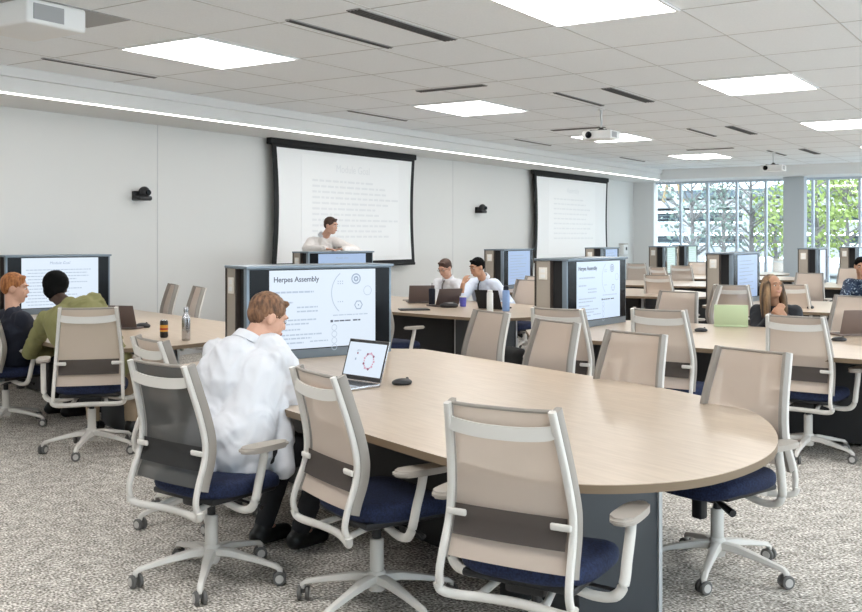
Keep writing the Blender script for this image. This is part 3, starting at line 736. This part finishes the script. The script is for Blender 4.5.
def person(label, J, skin, shirt, legs, hair, hair_kind='short', shirt_len=0, vox=.009, collar=None, wr=.006, seed=0, extras=(), sleeves='long', bulk=1.0, hscale=1.0):
    """J: joints in the survey frame: hip, chest, right (unit to the person's right at the shoulders), head, look, el/er elbows, wl/wr wrists, tl/tr hand tips, kl/kr knees, fl/fr ankles"""
    rt = Vector(J['right']).normalized(); hip = Vector(J['hip']); ch = Vector(J['chest'])
    hr = Vector(J.get('hipright', J['right'])).normalized()
    org = RM(hip.x, hip.y, 0)
    def S(p): return RM(p[0], p[1], p[2]) - org
    def D(v): v = Vector(v); return RM(v.x, v.y, v.z)
    root = empty('person', org, 0, label, 'person')
    hd = Vector(J['head']); look = Vector(J['look']).normalized()
    f = D(look); up = Vector((0,0,1)); r = f.cross(up).normalized(); u = r.cross(f).normalized(); hc = S(hd)
    rotm = Matrix((r, f, u)).transposed()
    hs = hscale
    def H(a, b, c): return hc + (r*a + f*b + u*c)*hs
    shw = .165*bulk
    sl, sr = ch - rt*shw, ch + rt*shw
    fwd = Vector((-rt.y, rt.x, 0)); spine = (ch-hip); mid = hip + spine*.45
    def torso(bm, g, low=0):
        for s in (-1, 1):
            capsule(bm, S(hip + hr*s*.085), S(mid + rt*s*.075), .125*bulk+g, .115*bulk+g)
            capsule(bm, S(mid + rt*s*.075), S(ch - spine.normalized()*.09 + rt*s*.085), .115*bulk+g, .115*bulk+g)
            capsule(bm, S(ch - spine.normalized()*.09 + rt*s*.085), S(ch + rt*s*.12), .11*bulk+g, .062+g)
        capsule(bm, S(ch-spine.normalized()*.08), S(ch+spine.normalized()*.03), .10*bulk+g, .062+g)
    def arms(bm, g, cut=1.0):
        for s, e, wn in ((sl, J['el'], J['wl']), (sr, J['er'], J['wr'])):
            e = Vector(e); wn = Vector(wn)
            capsule(bm, S(s), S(e), .058+g, .043+g)
            if cut > 0: capsule(bm, S(e), S(e+(wn-e)*cut), .043+g, (.043-.016*cut)+g)
    def legsf(bm, g, shin=1):
        for s, k, a in ((-1, J['kl'], J['fl']), (1, J['kr'], J['fr'])):
            capsule(bm, S(hip + hr*s*.09), S(k), .088+g, .058+g); k = Vector(k); a = Vector(a)
            capsule(bm, S(k), S(k+(a-k)*shin), .056+g, .036+g)
    # body
    bm = bmesh.new(); torso(bm, 0); arms(bm, 0); legsf(bm, 0)
    for s, a in ((-1, J['fl']), (1, J['fr'])):
        a = Vector(a); fd = Vector(J.get('foot', fwd)).normalized(); capsule(bm, S(a), S(a + fd*.14 + Vector((0,0,-.05))), .034, .028)
    ell(bm, H(0,-.012,.022), (.075*hs,.094*hs,.094*hs), rotm); ell(bm, H(0,.022,-.03), (.064*hs,.072*hs,.082*hs), rotm)
    capsule(bm, H(0,.045,-.088), H(0,.062,-.088), .034*hs, .024*hs); capsule(bm, H(-.03,.02,-.08), H(.03,.02,-.08), .03*hs, .03*hs)
    capsule(bm, H(0,.082,.010), H(0,.100,-.022), .009*hs, .012*hs); capsule(bm, H(-.010,.090,-.026), H(.010,.090,-.026), .010*hs, .010*hs)
    capsule(bm, H(-.035,.078,.028), H(.035,.078,.028), .012*hs, .012*hs)
    capsule(bm, H(-.018,.082,-.056), H(.018,.082,-.056), .011*hs, .011*hs)
    for s in (-1,1):
        capsule(bm, H(s*.038,.062,-.02), H(s*.034,.062,-.04), .02*hs, .018*hs)
        ell(bm, H(s*.078,-.008,-.01), (.011*hs,.020*hs,.032*hs), rotm)
    capsule(bm, H(0,-.02,-.06), S(ch + Vector((0,0,.03))), .052, .062)
    for wn, tip, e in ((J['wl'], J['tl'], J['el']), (J['wr'], J['tr'], J['er'])):
        hand_caps(bm, S(wn), S(tip), D(J.get('handup', (0,0,1))), D(-rt if wn is J['wr'] else rt), J.get('curl', .5))
    me = remesh(bm, vox*.75, 2); body = link('body', me, skin, root)
    # face details
    for s in (-1,1):
        bm = bmesh.new(); ell(bm, H(s*.031,.080,.004), (.0115*hs,.0062*hs,.0055*hs), rotm, 10); e = obj('eye', bm, M['eyew'], body)
        bm = bmesh.new(); ell(bm, H(s*.031,.0865,.003), (.006*hs,.004*hs,.006*hs), rotm, 8); obj('iris', bm, M['black'], e)
        bm = bmesh.new(); capsule(bm, H(s*.017,.094,.030), H(s*.046,.083,.030), .0045*hs, .0035*hs, 8); obj('eyebrow', bm, hair, body)
    bm = bmesh.new(); capsule(bm, H(-.019,.092,-.054), H(.019,.092,-.054), .0055*hs, .0055*hs, 8); capsule(bm, H(-.012,.095,-.059), H(.012,.095,-.059), .006*hs, .006*hs, 8); obj('mouth', bm, M['lip'], body)
    # clothes
    bm = bmesh.new(); torso(bm, .014)
    arms(bm, .016, .93 if sleeves == 'long' else (.25 if sleeves == 'rolled' else 0))
    for c in J.get('drape', ()): capsule(bm, S(c[0]), S(c[1]), c[2], c[3])
    capsule(bm, S(ch+Vector((0,0,.035))), S(ch+Vector((0,0,.055))+look*.01), .068, .060)
    me = remesh(bm, vox, 3, wr, .09, seed); sh = link('shirt', me, shirt, root)
    if collar:
        bm = bmesh.new(); cc = S(ch + Vector((0,0,.075)) + (hd-ch)*.12); nrm = (hc - S(ch)).normalized()
        a1 = nrm.cross(Vector((1,0,0))).normalized(); a2 = nrm.cross(a1)
        g = [[bm.verts.new(cc + (a1*math.cos(2*PI*k/24)+a2*math.sin(2*PI*k/24))*rr_ + nrm*hh) for k in range(24)] for rr_, hh in ((.083,-.035),(.068,.012),(.062,.012),(.070,-.035))]
        for i in range(4):
            for k in range(24): bm.faces.new((g[i][k], g[i][(k+1)%24], g[(i+1)%4][(k+1)%24], g[(i+1)%4][k]))
        obj('collar', bm, collar, sh)
    bm = bmesh.new(); legsf(bm, .012, .93); capsule(bm, S(hip-hr*.07), S(hip+hr*.07), .132, .132); me = remesh(bm, vox*1.2, 2, .004, .1, seed+3); link('trousers', me, legs, root)
    for s, a in ((-1, J['fl']), (1, J['fr'])):
        a = Vector(a); fd = Vector(J.get('foot', fwd)).normalized(); bm = bmesh.new()
        capsule(bm, S(a+Vector((0,0,-.03))-fd*.03), S(a+fd*.16+Vector((0,0,-.048))), .048, .040); capsule(bm, S(a+Vector((0,0,.01))), S(a+Vector((0,0,-.03))), .045, .045)
        me = remesh(bm, vox, 2)
        zmin = min(v.co.z for v in me.vertices)
        link('shoe', me, M['shoe'], root)
    # hair
    bm = bmesh.new()
    if hair_kind == 'short':
        ell(bm, H(0,-.020,.038), (.082*hs,.096*hs,.086*hs), rotm); ell(bm, H(0,-.050,.006), (.070*hs,.060*hs,.066*hs), rotm); capsule(bm, H(-.040,.052,.090), H(.040,.052,.090), .015*hs, .015*hs)
    elif hair_kind == 'afro':
        ell(bm, H(0,-.018,.040), (.100*hs,.112*hs,.100*hs), rotm); ell(bm, H(0,-.055,-.02), (.082*hs,.07*hs,.075*hs), rotm)
    elif hair_kind == 'long':
        ell(bm, H(0,-.036,.038), (.087*hs,.094*hs,.090*hs), rotm)
        for s in (-1,1):
            for q, (yy, zz) in enumerate(((.02,-.27),(-.02,-.31),(-.06,-.30))):
                capsule(bm, H(s*.070,yy,.02), H(s*.092,yy+.01,-.12), .030, .032); capsule(bm, H(s*.092,yy+.01,-.12), H(s*.100,yy+.02,zz), .032, .018)
        capsule(bm, H(0,-.09,.0), H(0,-.10,-.24), .06, .04)
    me = remesh(bm, .006 if vox < .01 else .008, 2, .0028 if hair_kind != 'afro' else .004, .012, seed+1)
    link('hair', me, hair, root)
    for fn in extras: fn(root, body, sh, H, S, rotm)
    return root
def glasses(root, body, sh, H, S, rotm):
    bm = bmesh.new()
    for s in (-1,1):
        pts = [H(s*.032+.021*math.cos(2*PI*k/12), .094, .002+.016*math.sin(2*PI*k/12)) for k in range(13)]; tube(bm, pts, .0022, 6)
        tube(bm, [H(s*.053,.092,.006), H(s*.078,.0,.0)], .0022, 6)
    tube(bm, [H(-.011,.098,.004), H(.011,.098,.004)], .0022, 6); obj('glasses', bm, M['black'], root)
def tie(m, ch, fwd, ln=.34):
    def fn(root, body, sh, H, S, rotm):
        c = Vector(ch); fw = Vector(fwd).normalized(); pts = [(c+fw*.085+Vector((0,0,.05))), (c+fw*.125+Vector((0,0,.0))), (c+fw*.145+Vector((0,0,-.16))), (c+fw*.15+Vector((0,0,-ln)))]
        bm = bmesh.new(); tube(bm, [S(p) for p in pts], [.017,.016,.026,.034], 10, .35); obj('necktie', bm, m, sh)
    return fn
V = Vector
# man in white, front
hipF = V((-.955, 4.72, .575)); chF = P(247, 357, 4.93)
person('man in a loose white shirt bending over the front table beside the silver laptop', dict(
    hip=hipF, chest=chF, right=(.90,-.42,-.06), hipright=(.82,-.57,0), head=P(268,317,5.02), look=(.86,.50,-.42),
    er=P(292,398,4.98), wr=P(302,388,5.22), tr=P(312,384,5.4), el=V((-.95,5.22,.86)), wl=V((-.70,5.38,.775)), tl=V((-.56,5.42,.77)),
    kr=V((-.52,5.02,.50)), kl=V((-.74,5.20,.50)), fr=V((-.66,5.02,.085)), fl=V((-.86,5.10,.085)), foot=(.6,.8,0), curl=.25,
    drape=[(V((-1.0,4.68,.60)), V((-1.03,4.60,.50)), .13, .05), (V((-.92,4.66,.62)), V((-.84,4.60,.50)), .14, .07), (V((-.85,4.78,.62)), V((-.74,4.80,.50)), .13, .07), (V((-1.0,4.85,.7)), V((-1.02,4.85,.62)), .13, .12), (P(258,415,4.86), P(274,458,4.78), .11, .085), (P(270,400,4.90), P(280,440,4.80), .08, .075), (P(276,440,4.78), P(283,466,4.74), .075, .06), (P(235,385,4.85), P(236,362,4.88), .155, .13), (P(220,375,4.9), P(222,395,4.88), .12, .12), (P(270,350,4.92), P(284,368,4.90), .085, .08)]),
    M['skin'], M['shirt_w'], M['trouser'], M['hair_lb'], collar=M['shirt_w'], wr=.0055, seed=1, bulk=1.10, hscale=1.0)
# man in olive
person('man in an olive shirt with black hair, seen from behind at the left table', dict(
    hip=V((-2.50,7.52,.60)), chest=P(70,311,7.80), right=(.93,.1,.36), head=P(56,288,7.98), look=(-.1,1,-.18),
    el=P(30,352,8.1), wl=P(52,352,8.35), tl=P(64,350,8.5), er=P(118,345,8.2), wr=P(112,340,8.5), tr=P(108,338,8.65),
    kl=V((-2.72,8.0,.56)), kr=V((-2.42,8.05,.56)), fl=V((-2.7,8.0,.085)), fr=V((-2.4,8.0,.085)), foot=(0,1,0)),
    M['skin_d'], M['olive'], M['tan'], M['hair_k'], 'afro', vox=.011, wr=.008, seed=4, bulk=1.18, collar=None)
# red haired man
person('red-haired man in a navy shirt in profile at the left edge', dict(
    hip=V((-3.52,8.38,.60)), chest=P(13,319,8.25), right=(.75,-.66,0), head=P(15,288,8.3), look=(.95,.25,-.12),
    er=P(48,356,8.5), wr=P(60,352,8.75), tr=P(66,350,8.9), el=P(14,350,8.75), wl=P(38,352,9.0), tl=P(46,351,9.1),
    kr=V((-3.15,8.72,.56)), kl=V((-3.35,8.95,.56)), fr=V((-3.15,8.7,.085)), fl=V((-3.35,8.85,.085)), foot=(.6,.8,0)),
    M['skin'], M['navyshirt'], M['trouser'], M['hair_r'], vox=.011, seed=6, hscale=1.05)
# standing man
person('standing man in a cream shirt leaning on the top of the small distant display', dict(
    hip=P(318,283,14.5), chest=P(323,242,14.22), right=(-1,.1,0), head=P(331,225.5,14.13), look=(.85,-.45,-.15),
    er=P(306,249,14.0), wr=P(326,249,13.82), tr=P(337,249.5,13.8), el=P(357,251,14.05), wl=P(343,249,13.86), tl=P(332,249.5,13.84),
    kr=V((-1.74,14.5,.50)), kl=V((-1.48,14.5,.50)), fr=V((-1.76,14.6,.085)), fl=V((-1.48,14.6,.085)), foot=(0,-1,0)),
    M['skin'], M['shirt_c'], M['trouser'], M['hair_b'], vox=.012, collar=M['shirt_w'], seed=8)
# two men in ties
c5 = P(448,284,13.45)
person('man with glasses and a grey tie looking down at his laptop', dict(
    hip=V((.22,13.72,.58)), chest=c5, right=(-.80,.60,0), head=P(445,268,13.36), look=(-.62,-.72,-.42),
    er=P(436,304,13.25), wr=P(431,304,13.0), tr=P(429,303,12.9), el=P(463,304,13.2), wl=P(452,305,12.95), tl=P(446,305,12.85),
    kr=V((.0,13.3,.52)), kl=V((.25,13.2,.52)), fr=V((.0,13.35,.085)), fl=V((.25,13.3,.085)), foot=(-.5,-.8,0)),
    M['skin'], M['shirt_w'], M['trouser'], M['hair_b'], vox=.012, collar=M['shirt_w'], seed=9, extras=(glasses, tie(M['tieg'], c5, (-.6,-.8,0))))
c6 = P(484,284,12.95)
person('black-haired man in a pale blue shirt and dark tie holding his hand to his mouth', dict(
    hip=V((.80,13.15,.58)), chest=c6, right=(-.80,.60,0), head=P(477,267,12.82), look=(-.82,-.55,-.25),
    er=P(460,300,12.62), wr=P(463,284,12.6), tr=P(467,274,12.66), el=P(511,304,12.72), wl=P(497,305,12.5), tl=P(490,306,12.4), handup=(-.6,-.6,.3),
    kr=V((.55,12.8,.52)), kl=V((.80,12.72,.52)), fr=V((.55,12.8,.085)), fl=V((.8,12.75,.085)), foot=(-.5,-.8,0)),
    M['skin_t'], M['shirt_p'], M['trouser'], M['hair_k'], vox=.012, collar=M['shirt_w'], seed=11, sleeves='rolled', extras=(tie(M['tie'], c6, (-.62,-.78,0)),))
# woman
person('woman with long highlighted hair and black jacket, hands folded at her chest', dict(
    hip=V((3.48,9.72,.56)), chest=P(776,312,9.5), right=(-.93,.36,0), head=P(773,286.5,9.42), look=(.25,-.95,.12),
    er=P(758,336,9.4), wr=P(772,316,9.27), tr=P(780,308,9.22), el=P(800,334,9.35), wl=P(786,318,9.25), tl=P(779,311,9.2), handup=(0,-1,.2), curl=.6,
    kr=V((3.25,9.4,.5)), kl=V((3.5,9.3,.5)), fr=V((3.25,9.45,.085)), fl=V((3.5,9.4,.085)), foot=(-.2,-1,0)),
    M['skin_t'], M['jacket'], M['trouser'], M['hair_g'], 'long', vox=.011, seed=13, bulk=1.0, hscale=.95)
# man in patterned shirt
person('man in a dark blue patterned shirt behind a dark laptop at the right edge', dict(
    hip=V((5.95,13.9,.58)), chest=P(862,284,13.6), right=(-.93,.36,0), head=P(861,266,13.5), look=(-.3,-.95,-.2),
    er=P(842,304,13.4), wr=P(850,306,13.1), tr=P(855,306,13.0), el=P(884,304,13.3), wl=P(872,306,13.05), tl=P(866,306,12.95),
    kr=V((5.7,13.5,.52)), kl=V((6.0,13.45,.52)), fr=V((5.7,13.5,.085)), fl=V((6,13.5,.085)), foot=(-.2,-1,0)),
    M['skin_t'], M['pattern'], M['trouser'], M['hair_k'], vox=.012, seed=15)

# ------------------------------------------------------------------ things on the tables
def at(px, py, z=.741):
    t = (1.57-z)/(py-237)*1000; return RM((px-431)*t/1000, t, z)
def laptop(loc, beta, body_m, label, open_deg=105, screen=None, w_=.31, d_=.215, keys=True, figure=False):
    """beta: direction the lid's back faces, clockwise from straight ahead of the camera"""
    t = empty('laptop', loc, R(-beta)+YAW, label, 'laptop')
    bm = bmesh.new(); box(bm, (0,-d_/2,.009), (w_,d_,.016), bev=.004); b = obj('keyboard_base', bm, body_m, t)
    bm = bmesh.new()
    for i in range(5):
        for k in range(12): box(bm, (-w_*.42+k*w_*.0764, -.045-i*.021, .0175), (w_*.064,.017,.002))
    obj('keys', bm, M['black'], b, smooth=False)
    bm = bmesh.new(); box(bm, (0,-d_+.035,.0172), (w_*.32,.05,.001)); obj('touchpad', bm, M['slot_frame'], b, smooth=False)
    a = R(open_deg-90)
    bm = bmesh.new(); box(bm, (0,0,d_/2), (w_,.007,d_), bev=.003); lid = obj('lid', bm, body_m, t); lid.location = (0,.002,.018); lid.rotation_euler = (-a,0,0)
    bm = bmesh.new(); box(bm, (0,-.0045,d_/2), (w_-.006,.002,d_-.006)); s = obj('screen_bezel', bm, M['black'], lid, smooth=False)
    if screen is not None:
        bm = bmesh.new(); box(bm, (0,-.006,d_/2+.004), (w_-.024,.001,d_-.046)); obj('screen_image', bm, screen, lid, smooth=False)
    if figure:
        bm = bmesh.new(); bm2 = bmesh.new()
        for k in range(9):
            an = 2*PI*k/9; lathe(bm2 if k%2 else bm, [(.0075,-.0072),(.0075,-.0066)], 10, (.035+.040*math.cos(an), 0, d_/2-.004+.045*math.sin(an)), axis='Y')
            an += .35; lathe(bm, [(.0055,-.0072),(.0055,-.0066)], 8, (.035+.037*math.cos(an), 0, d_/2-.004+.043*math.sin(an)), axis='Y')
        lathe(bm2, [(.006,-.0072),(.006,-.0066)], 10, (-.068,0,d_/2+.036), axis='Y')
        obj('figure_ring', bm, M['pink'], lid, smooth=False); obj('figure_dots', bm2, M['maroon'], lid, smooth=False)
        bm = bmesh.new(); box(bm, (-.075,-.0068,d_/2+.002), (.009,.0006,.013)); box(bm, (-.06,-.0068,d_/2+.054), (.03,.0006,.003)); box(bm, (-.07,-.0068,d_/2+.048), (.018,.0006,.003)); obj('figure_caption', bm, M['ink2'], lid, smooth=False)
    return t
def puck(loc, rz, label, s=1.0, m='black'):
    t = empty('computer_mouse', loc, rz, label, 'mouse'); t.scale = (s,)*3
    bm = bmesh.new(); ell(bm, (0,0,.012), (.058,.036,.022), seg=24)
    for v in bm.verts: v.co.z = max(v.co.z, 0)
    obj('shell', bm, M[m], t)
    bm = bmesh.new(); lathe(bm, [(.008,-.003),(.008,.003)], 12, (.03,0,.031), axis='Y'); obj('scroll_wheel', bm, M['caster'], t)
    return t
# front table
laptop(at(360.5,384), 43, M['silver'], 'open silver laptop on the front table showing a ring-shaped pink figure', 108, M['screen_w'], .325, .235, figure=True)
puck(at(402,384.5), R(25)+YAW, 'black computer mouse on the front table beside the silver laptop', 1.05)
# left table
t = empty('steel_bottle', at(186,340.5), 0, 'brushed steel water bottle on the left table', 'bottle')
bm = bmesh.new(); lathe(bm, [(.030,0),(.034,.006),(.034,.165),(.030,.19),(.018,.215),(.016,.235)], 28); obj('bottle_body', bm, M['silver'], t)
bm = bmesh.new(); lathe(bm, [(.019,.232),(.019,.262),(.015,.268)], 24); obj('bottle_cap', bm, M['silver'], t)
bm = bmesh.new(); lathe(bm, [(.0345,.085),(.0345,.090)], 28); obj('band', bm, M['slot_frame'], t)
t = empty('drink_can', at(164,337.5), 0, 'black and amber drink can on the left table', 'can')
bm = bmesh.new(); lathe(bm, [(.026,0),(.033,.010),(.033,.13),(.028,.142)], 28); obj('can_body', bm, M['black'], t)
bm = bmesh.new(); lathe(bm, [(.0335,.05),(.0335,.105)], 28); lb = obj('label_band', bm, M['amber'], t)
bm = bmesh.new(); lathe(bm, [(.034,.064),(.034,.080)], 28); obj('label_stripe', bm, M['red'], lb)
bm = bmesh.new(); lathe(bm, [(.028,.141),(.026,.146)], 24); obj('can_lid', bm, M['silver'], t)
laptop(at(120,329), 190, M['darklap'], 'dark laptop on the left table, lid turned to the camera beside the olive shirt', 112, M['screen_w'], .33)
puck(at(143,327.5), R(-20)+YAW, 'dark computer mouse on the left table behind the can', 1.3)
# table of the men in ties
def cyl_thing(name, loc, prof_, m, capm, label, cat, capprof=None):
    t = empty(name, loc, 0, label, cat)
    bm = bmesh.new(); lathe(bm, prof_, 20); obj('body', bm, m, t)
    if capprof: bm = bmesh.new(); lathe(bm, capprof, 20); obj('cap', bm, capm, t)
    return t
laptop(at(421,303), 170, M['darklap'], 'dark laptop beside the tumbler, left one of the two lids side by side', 110, None, .32, .22)
laptop(at(447,306.5), 150, M['darklap'], 'dark laptop in front of the man with glasses', 115, None, .32, .22)
laptop(at(490,309), 215, M['blackmatte'], 'black laptop seen edge on between the white bottle and the pale blue shirt', 112, None, .32, .22)
cyl_thing('water_bottle', at(490,311.5), [(.034,0),(.036,.01),(.036,.205),(.030,.215)], M['whitebottle'], M['white'], 'white insulated bottle at the edge of the table of the men in ties', 'bottle', [(.030,.215),(.030,.235),(.022,.24)])
cyl_thing('water_bottle', at(506,311), [(.040,0),(.042,.01),(.042,.22),(.034,.235)], M['bluebottle'], M['navyshirt'], 'light blue bottle with a dark cap beside the white bottle', 'bottle', [(.030,.235),(.030,.27),(.018,.285)])
cyl_thing('tumbler', at(432,305), [(.032,0),(.038,.01),(.042,.17),(.040,.18)], M['navyshirt'], M['navyshirt'], 'dark tumbler standing between the two dark laptops', 'tumbler', [(.042,.18),(.038,.20),(.004,.205),(.004,.27)])
cyl_thing('drink_cup', at(463,306.5), [(.034,0),(.036,.005),(.042,.11),(.039,.112)], M['blue'], M['white'], 'blue cup with a white lid on the table of the men in ties', 'cup', [(.043,.11),(.043,.122),(.036,.126)])
puck(at(449,307.5), YAW, 'black computer mouse next to the blue cup', 1.9)
bm = bmesh.new(); box(bm, (0,0,.008), (.34,.20,.016), bev=.004); tag(obj('notebook', bm, M['black'], None, at(414,310), R(10)+YAW), 'closed black notebook near the front edge of the table of the men in ties', 'notebook')
bm = bmesh.new(); tube(bm, [(-.07,0,.006),(.05,0,.006),(.07,0,.004)], [.005,.005,.001], 8); tag(obj('pen', bm, M['black'], None, at(408,300.5), YAW), 'dark pen lying left of the dark laptops', 'pen')
# second table
laptop(at(731,327), 196, M['greenlap'], 'laptop with a light green lid on the second table', 108, None, .30, .20)
laptop(at(858,336), 172, M['brownlap'], 'brown laptop cut by the right edge on the second table', 108, M['screen_w'], .33, .215)
puck(at(701,331.5), YAW, 'black computer mouse left of the green laptop', 1.0)
puck(at(839,341), YAW, 'black computer mouse left of the brown laptop', 1.05)
laptop(tpoint('mid5', 1.95, .50), 200, M['teallap'], 'dark teal laptop in front of the patterned shirt', 106, None, .33, .22)
# far tables
for k, a, b, lab in (('wall4',1.0,-.75,'black computer mouse on the far table under the second screen'),('mid5',.9,-.6,'black computer mouse on the table behind the woman')):
    puck(tpoint(k,a,b), 0, lab, 1.1)
laptop(tpoint('mid6', 1.2, .2), 200, M['darklap'], 'small dark laptop on the distant table by the grey column', 105, None, .31)
# small white wall box
t = empty('wall_box', (24.35, WY, 1.12), 0, 'small white box with a dark mark on the wall left of the window corner', 'dispenser')
bm = bmesh.new(); box(bm, (0,-.07,.13), (.28,.14,.26), bev=.02); obj('box_body', bm, M['white'], t)
bm = bmesh.new(); box(bm, (.03,-.142,.15), (.09,.004,.08)); obj('mark', bm, M['black'], t, smooth=False)
bm = bmesh.new(); box(bm, (0,-.07,.27), (.29,.15,.02), bev=.005); obj('box_lid', bm, M['taupe'], t)
# bag leaning by the far side chairs
q = RM(.85, 10.0); t = empty('backpack', q, R(-60)+YAW, 'black backpack standing on the floor between two chairs beyond the front table', 'bag')
bm = bmesh.new(); box(bm, (0,0,.24), (.32,.16,.46), rot=(.28,0,0), bev=.05, seg=4); obj('bag_body', bm, M['blackmatte'], t)
bm = bmesh.new(); box(bm, (0,-.10,.18), (.24,.06,.22), rot=(.28,0,0), bev=.025, seg=3); obj('front_pocket', bm, M['jacket'], t)
for s in (-1,1):
    bm = bmesh.new(); tube(bm, catmull([(s*.09,.02,.46),(s*.10,.12,.40),(s*.11,.16,.25),(s*.10,.09,.08)],5), .014, 8, .5); obj('shoulder_strap', bm, M['slot_frame'], t)

# ------------------------------------------------------------------ outside
bm = bmesh.new(); box(bm, (50, 0, -.3), (48, 110, .1)); struct('ground_outside', bm, M['paving'])
def O(px, py, U_):     # point on a sight line at a given distance along the room
    t = U_/(.5476*(px-431)+836.8); return Vector((U_, (-.8368*(px-431)+547.6)*t, 1.57-(py-237)*t))
t = empty('parking_structure', (46, 10, 0), 0, 'white open-sided parking structure with railings outside the windows', 'building')
def ob(name, m, fn, par=t, off=(46,10,0)):
    bm = bmesh.new(); fn(bm); bmesh.ops.translate(bm, vec=(-off[0], -off[1], -off[2]), verts=bm.verts[:]); return obj(name, bm, m, par, smooth=False)
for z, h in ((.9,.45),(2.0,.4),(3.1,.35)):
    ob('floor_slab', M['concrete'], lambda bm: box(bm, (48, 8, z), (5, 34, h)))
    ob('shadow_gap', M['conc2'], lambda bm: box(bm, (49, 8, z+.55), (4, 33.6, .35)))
    def rails(bm):
        for k in range(3): box(bm, (45.6, 8, z+.30+.14*k), (.04, 34, .035))
        for k in range(28): box(bm, (45.6, -8.5+k*1.22, z+.45), (.05, .05, .5))
    ob('railing', M['railing'], rails)
for k in range(7): ob('column', M['concrete'], lambda bm: box(bm, (45.7, -8+5.2*k, 1.6), (.35, .35, 4.0)))
def brace(bm):
    a = O(672,190,44); b = O(702,262,44); tube(bm, [a, b], .16, 8)
ob('diagonal_brace', M['concrete'], brace)
def vs_(bm):
    for k in range(16):
        y = -2+k*1.3; tube(bm, [(43.5,y,.9),(43.5,y+.45,1.75),(43.5,y+.9,.9)], .035, 6)
ob('zigzag_truss', M['railing'], vs_)
def mast(bm):
    a = O(673,182,43); tube(bm, [a+V((0,.45,-.9)), a+V((0,.1,.5))], .09, 8); tube(bm, [a+V((0,-.45,-.9)), a+V((0,-.1,.5))], .09, 8)
ob('yellow_mast', M['yellow'], mast)
def tree(px, U_, h, cr, n, leafm, label, dens=1.0, cz=.65):
    p = O(px, 237, U_); t = empty('tree', (p.x, p.y, -.25), 0, label, 'tree', 'trees outside the windows')
    bm = bmesh.new(); rr = random.Random(int(px)); tips = []
    tube(bm, [(0,0,0),(.05,.03,h*.4),(0,.05,h*.9)], [.10,.07,.02], 8)
    for k in range(26):
        z = h*rr.uniform(.25,.8); a = rr.uniform(0,2*PI); l = cr*rr.uniform(.5,1.0)
        m_ = V((math.cos(a)*l*.5, math.sin(a)*l*.5, z+l*.35)); e = V((math.cos(a)*l, math.sin(a)*l, z+l*.8*rr.uniform(.3,1)))
        tube(bm, [(0,.03,z), m_, e], [.035,.02,.008], 5); tips += [m_, e]
        for q in range(2):
            e2 = e + V((rr.uniform(-.4,.4), rr.uniform(-.4,.4), rr.uniform(.1,.5)))*cr*.4; tube(bm, [m_, e2], [.012,.005], 4); tips.append(e2)
    obj('trunk', bm, M['bark'], t)
    bm = bmesh.new()
    for k in range(n):
        c = rr.choice(tips) + V((rr.gauss(0,.22), rr.gauss(0,.22), rr.gauss(0,.22)))*cr*.55
        s = rr.uniform(.05,.10); nr = V((rr.gauss(0,1), rr.gauss(0,1), rr.gauss(0,1))).normalized(); a = nr.orthogonal().normalized()*s; b = nr.cross(a)*.7
        bm.faces.new([bm.verts.new(c+a), bm.verts.new(c+b), bm.verts.new(c-a), bm.verts.new(c-b)])
    obj('foliage', bm, leafm, t, smooth=False)
tree(693, 32, 4.4, 1.5, 520, M['leafp'], 'thin grey-green tree in the third window from the corner')
tree(724, 38, 4.6, 1.6, 380, M['leafp'], 'bare-branched tree in the middle window')
tree(752, 33, 4.4, 1.4, 260, M['leafp'], 'sparse tree left of the grey column')
tree(776, 39, 3.6, 1.0, 900, M['leafg'], 'small bright green tree just left of the grey column')
tree(818, 31, 4.2, 1.3, 1100, M['leafg'], 'yellow-green tree right of the grey column')
tree(848, 38, 4.5, 1.6, 2400, M['leafg'], 'full yellow-green tree in the rightmost window')
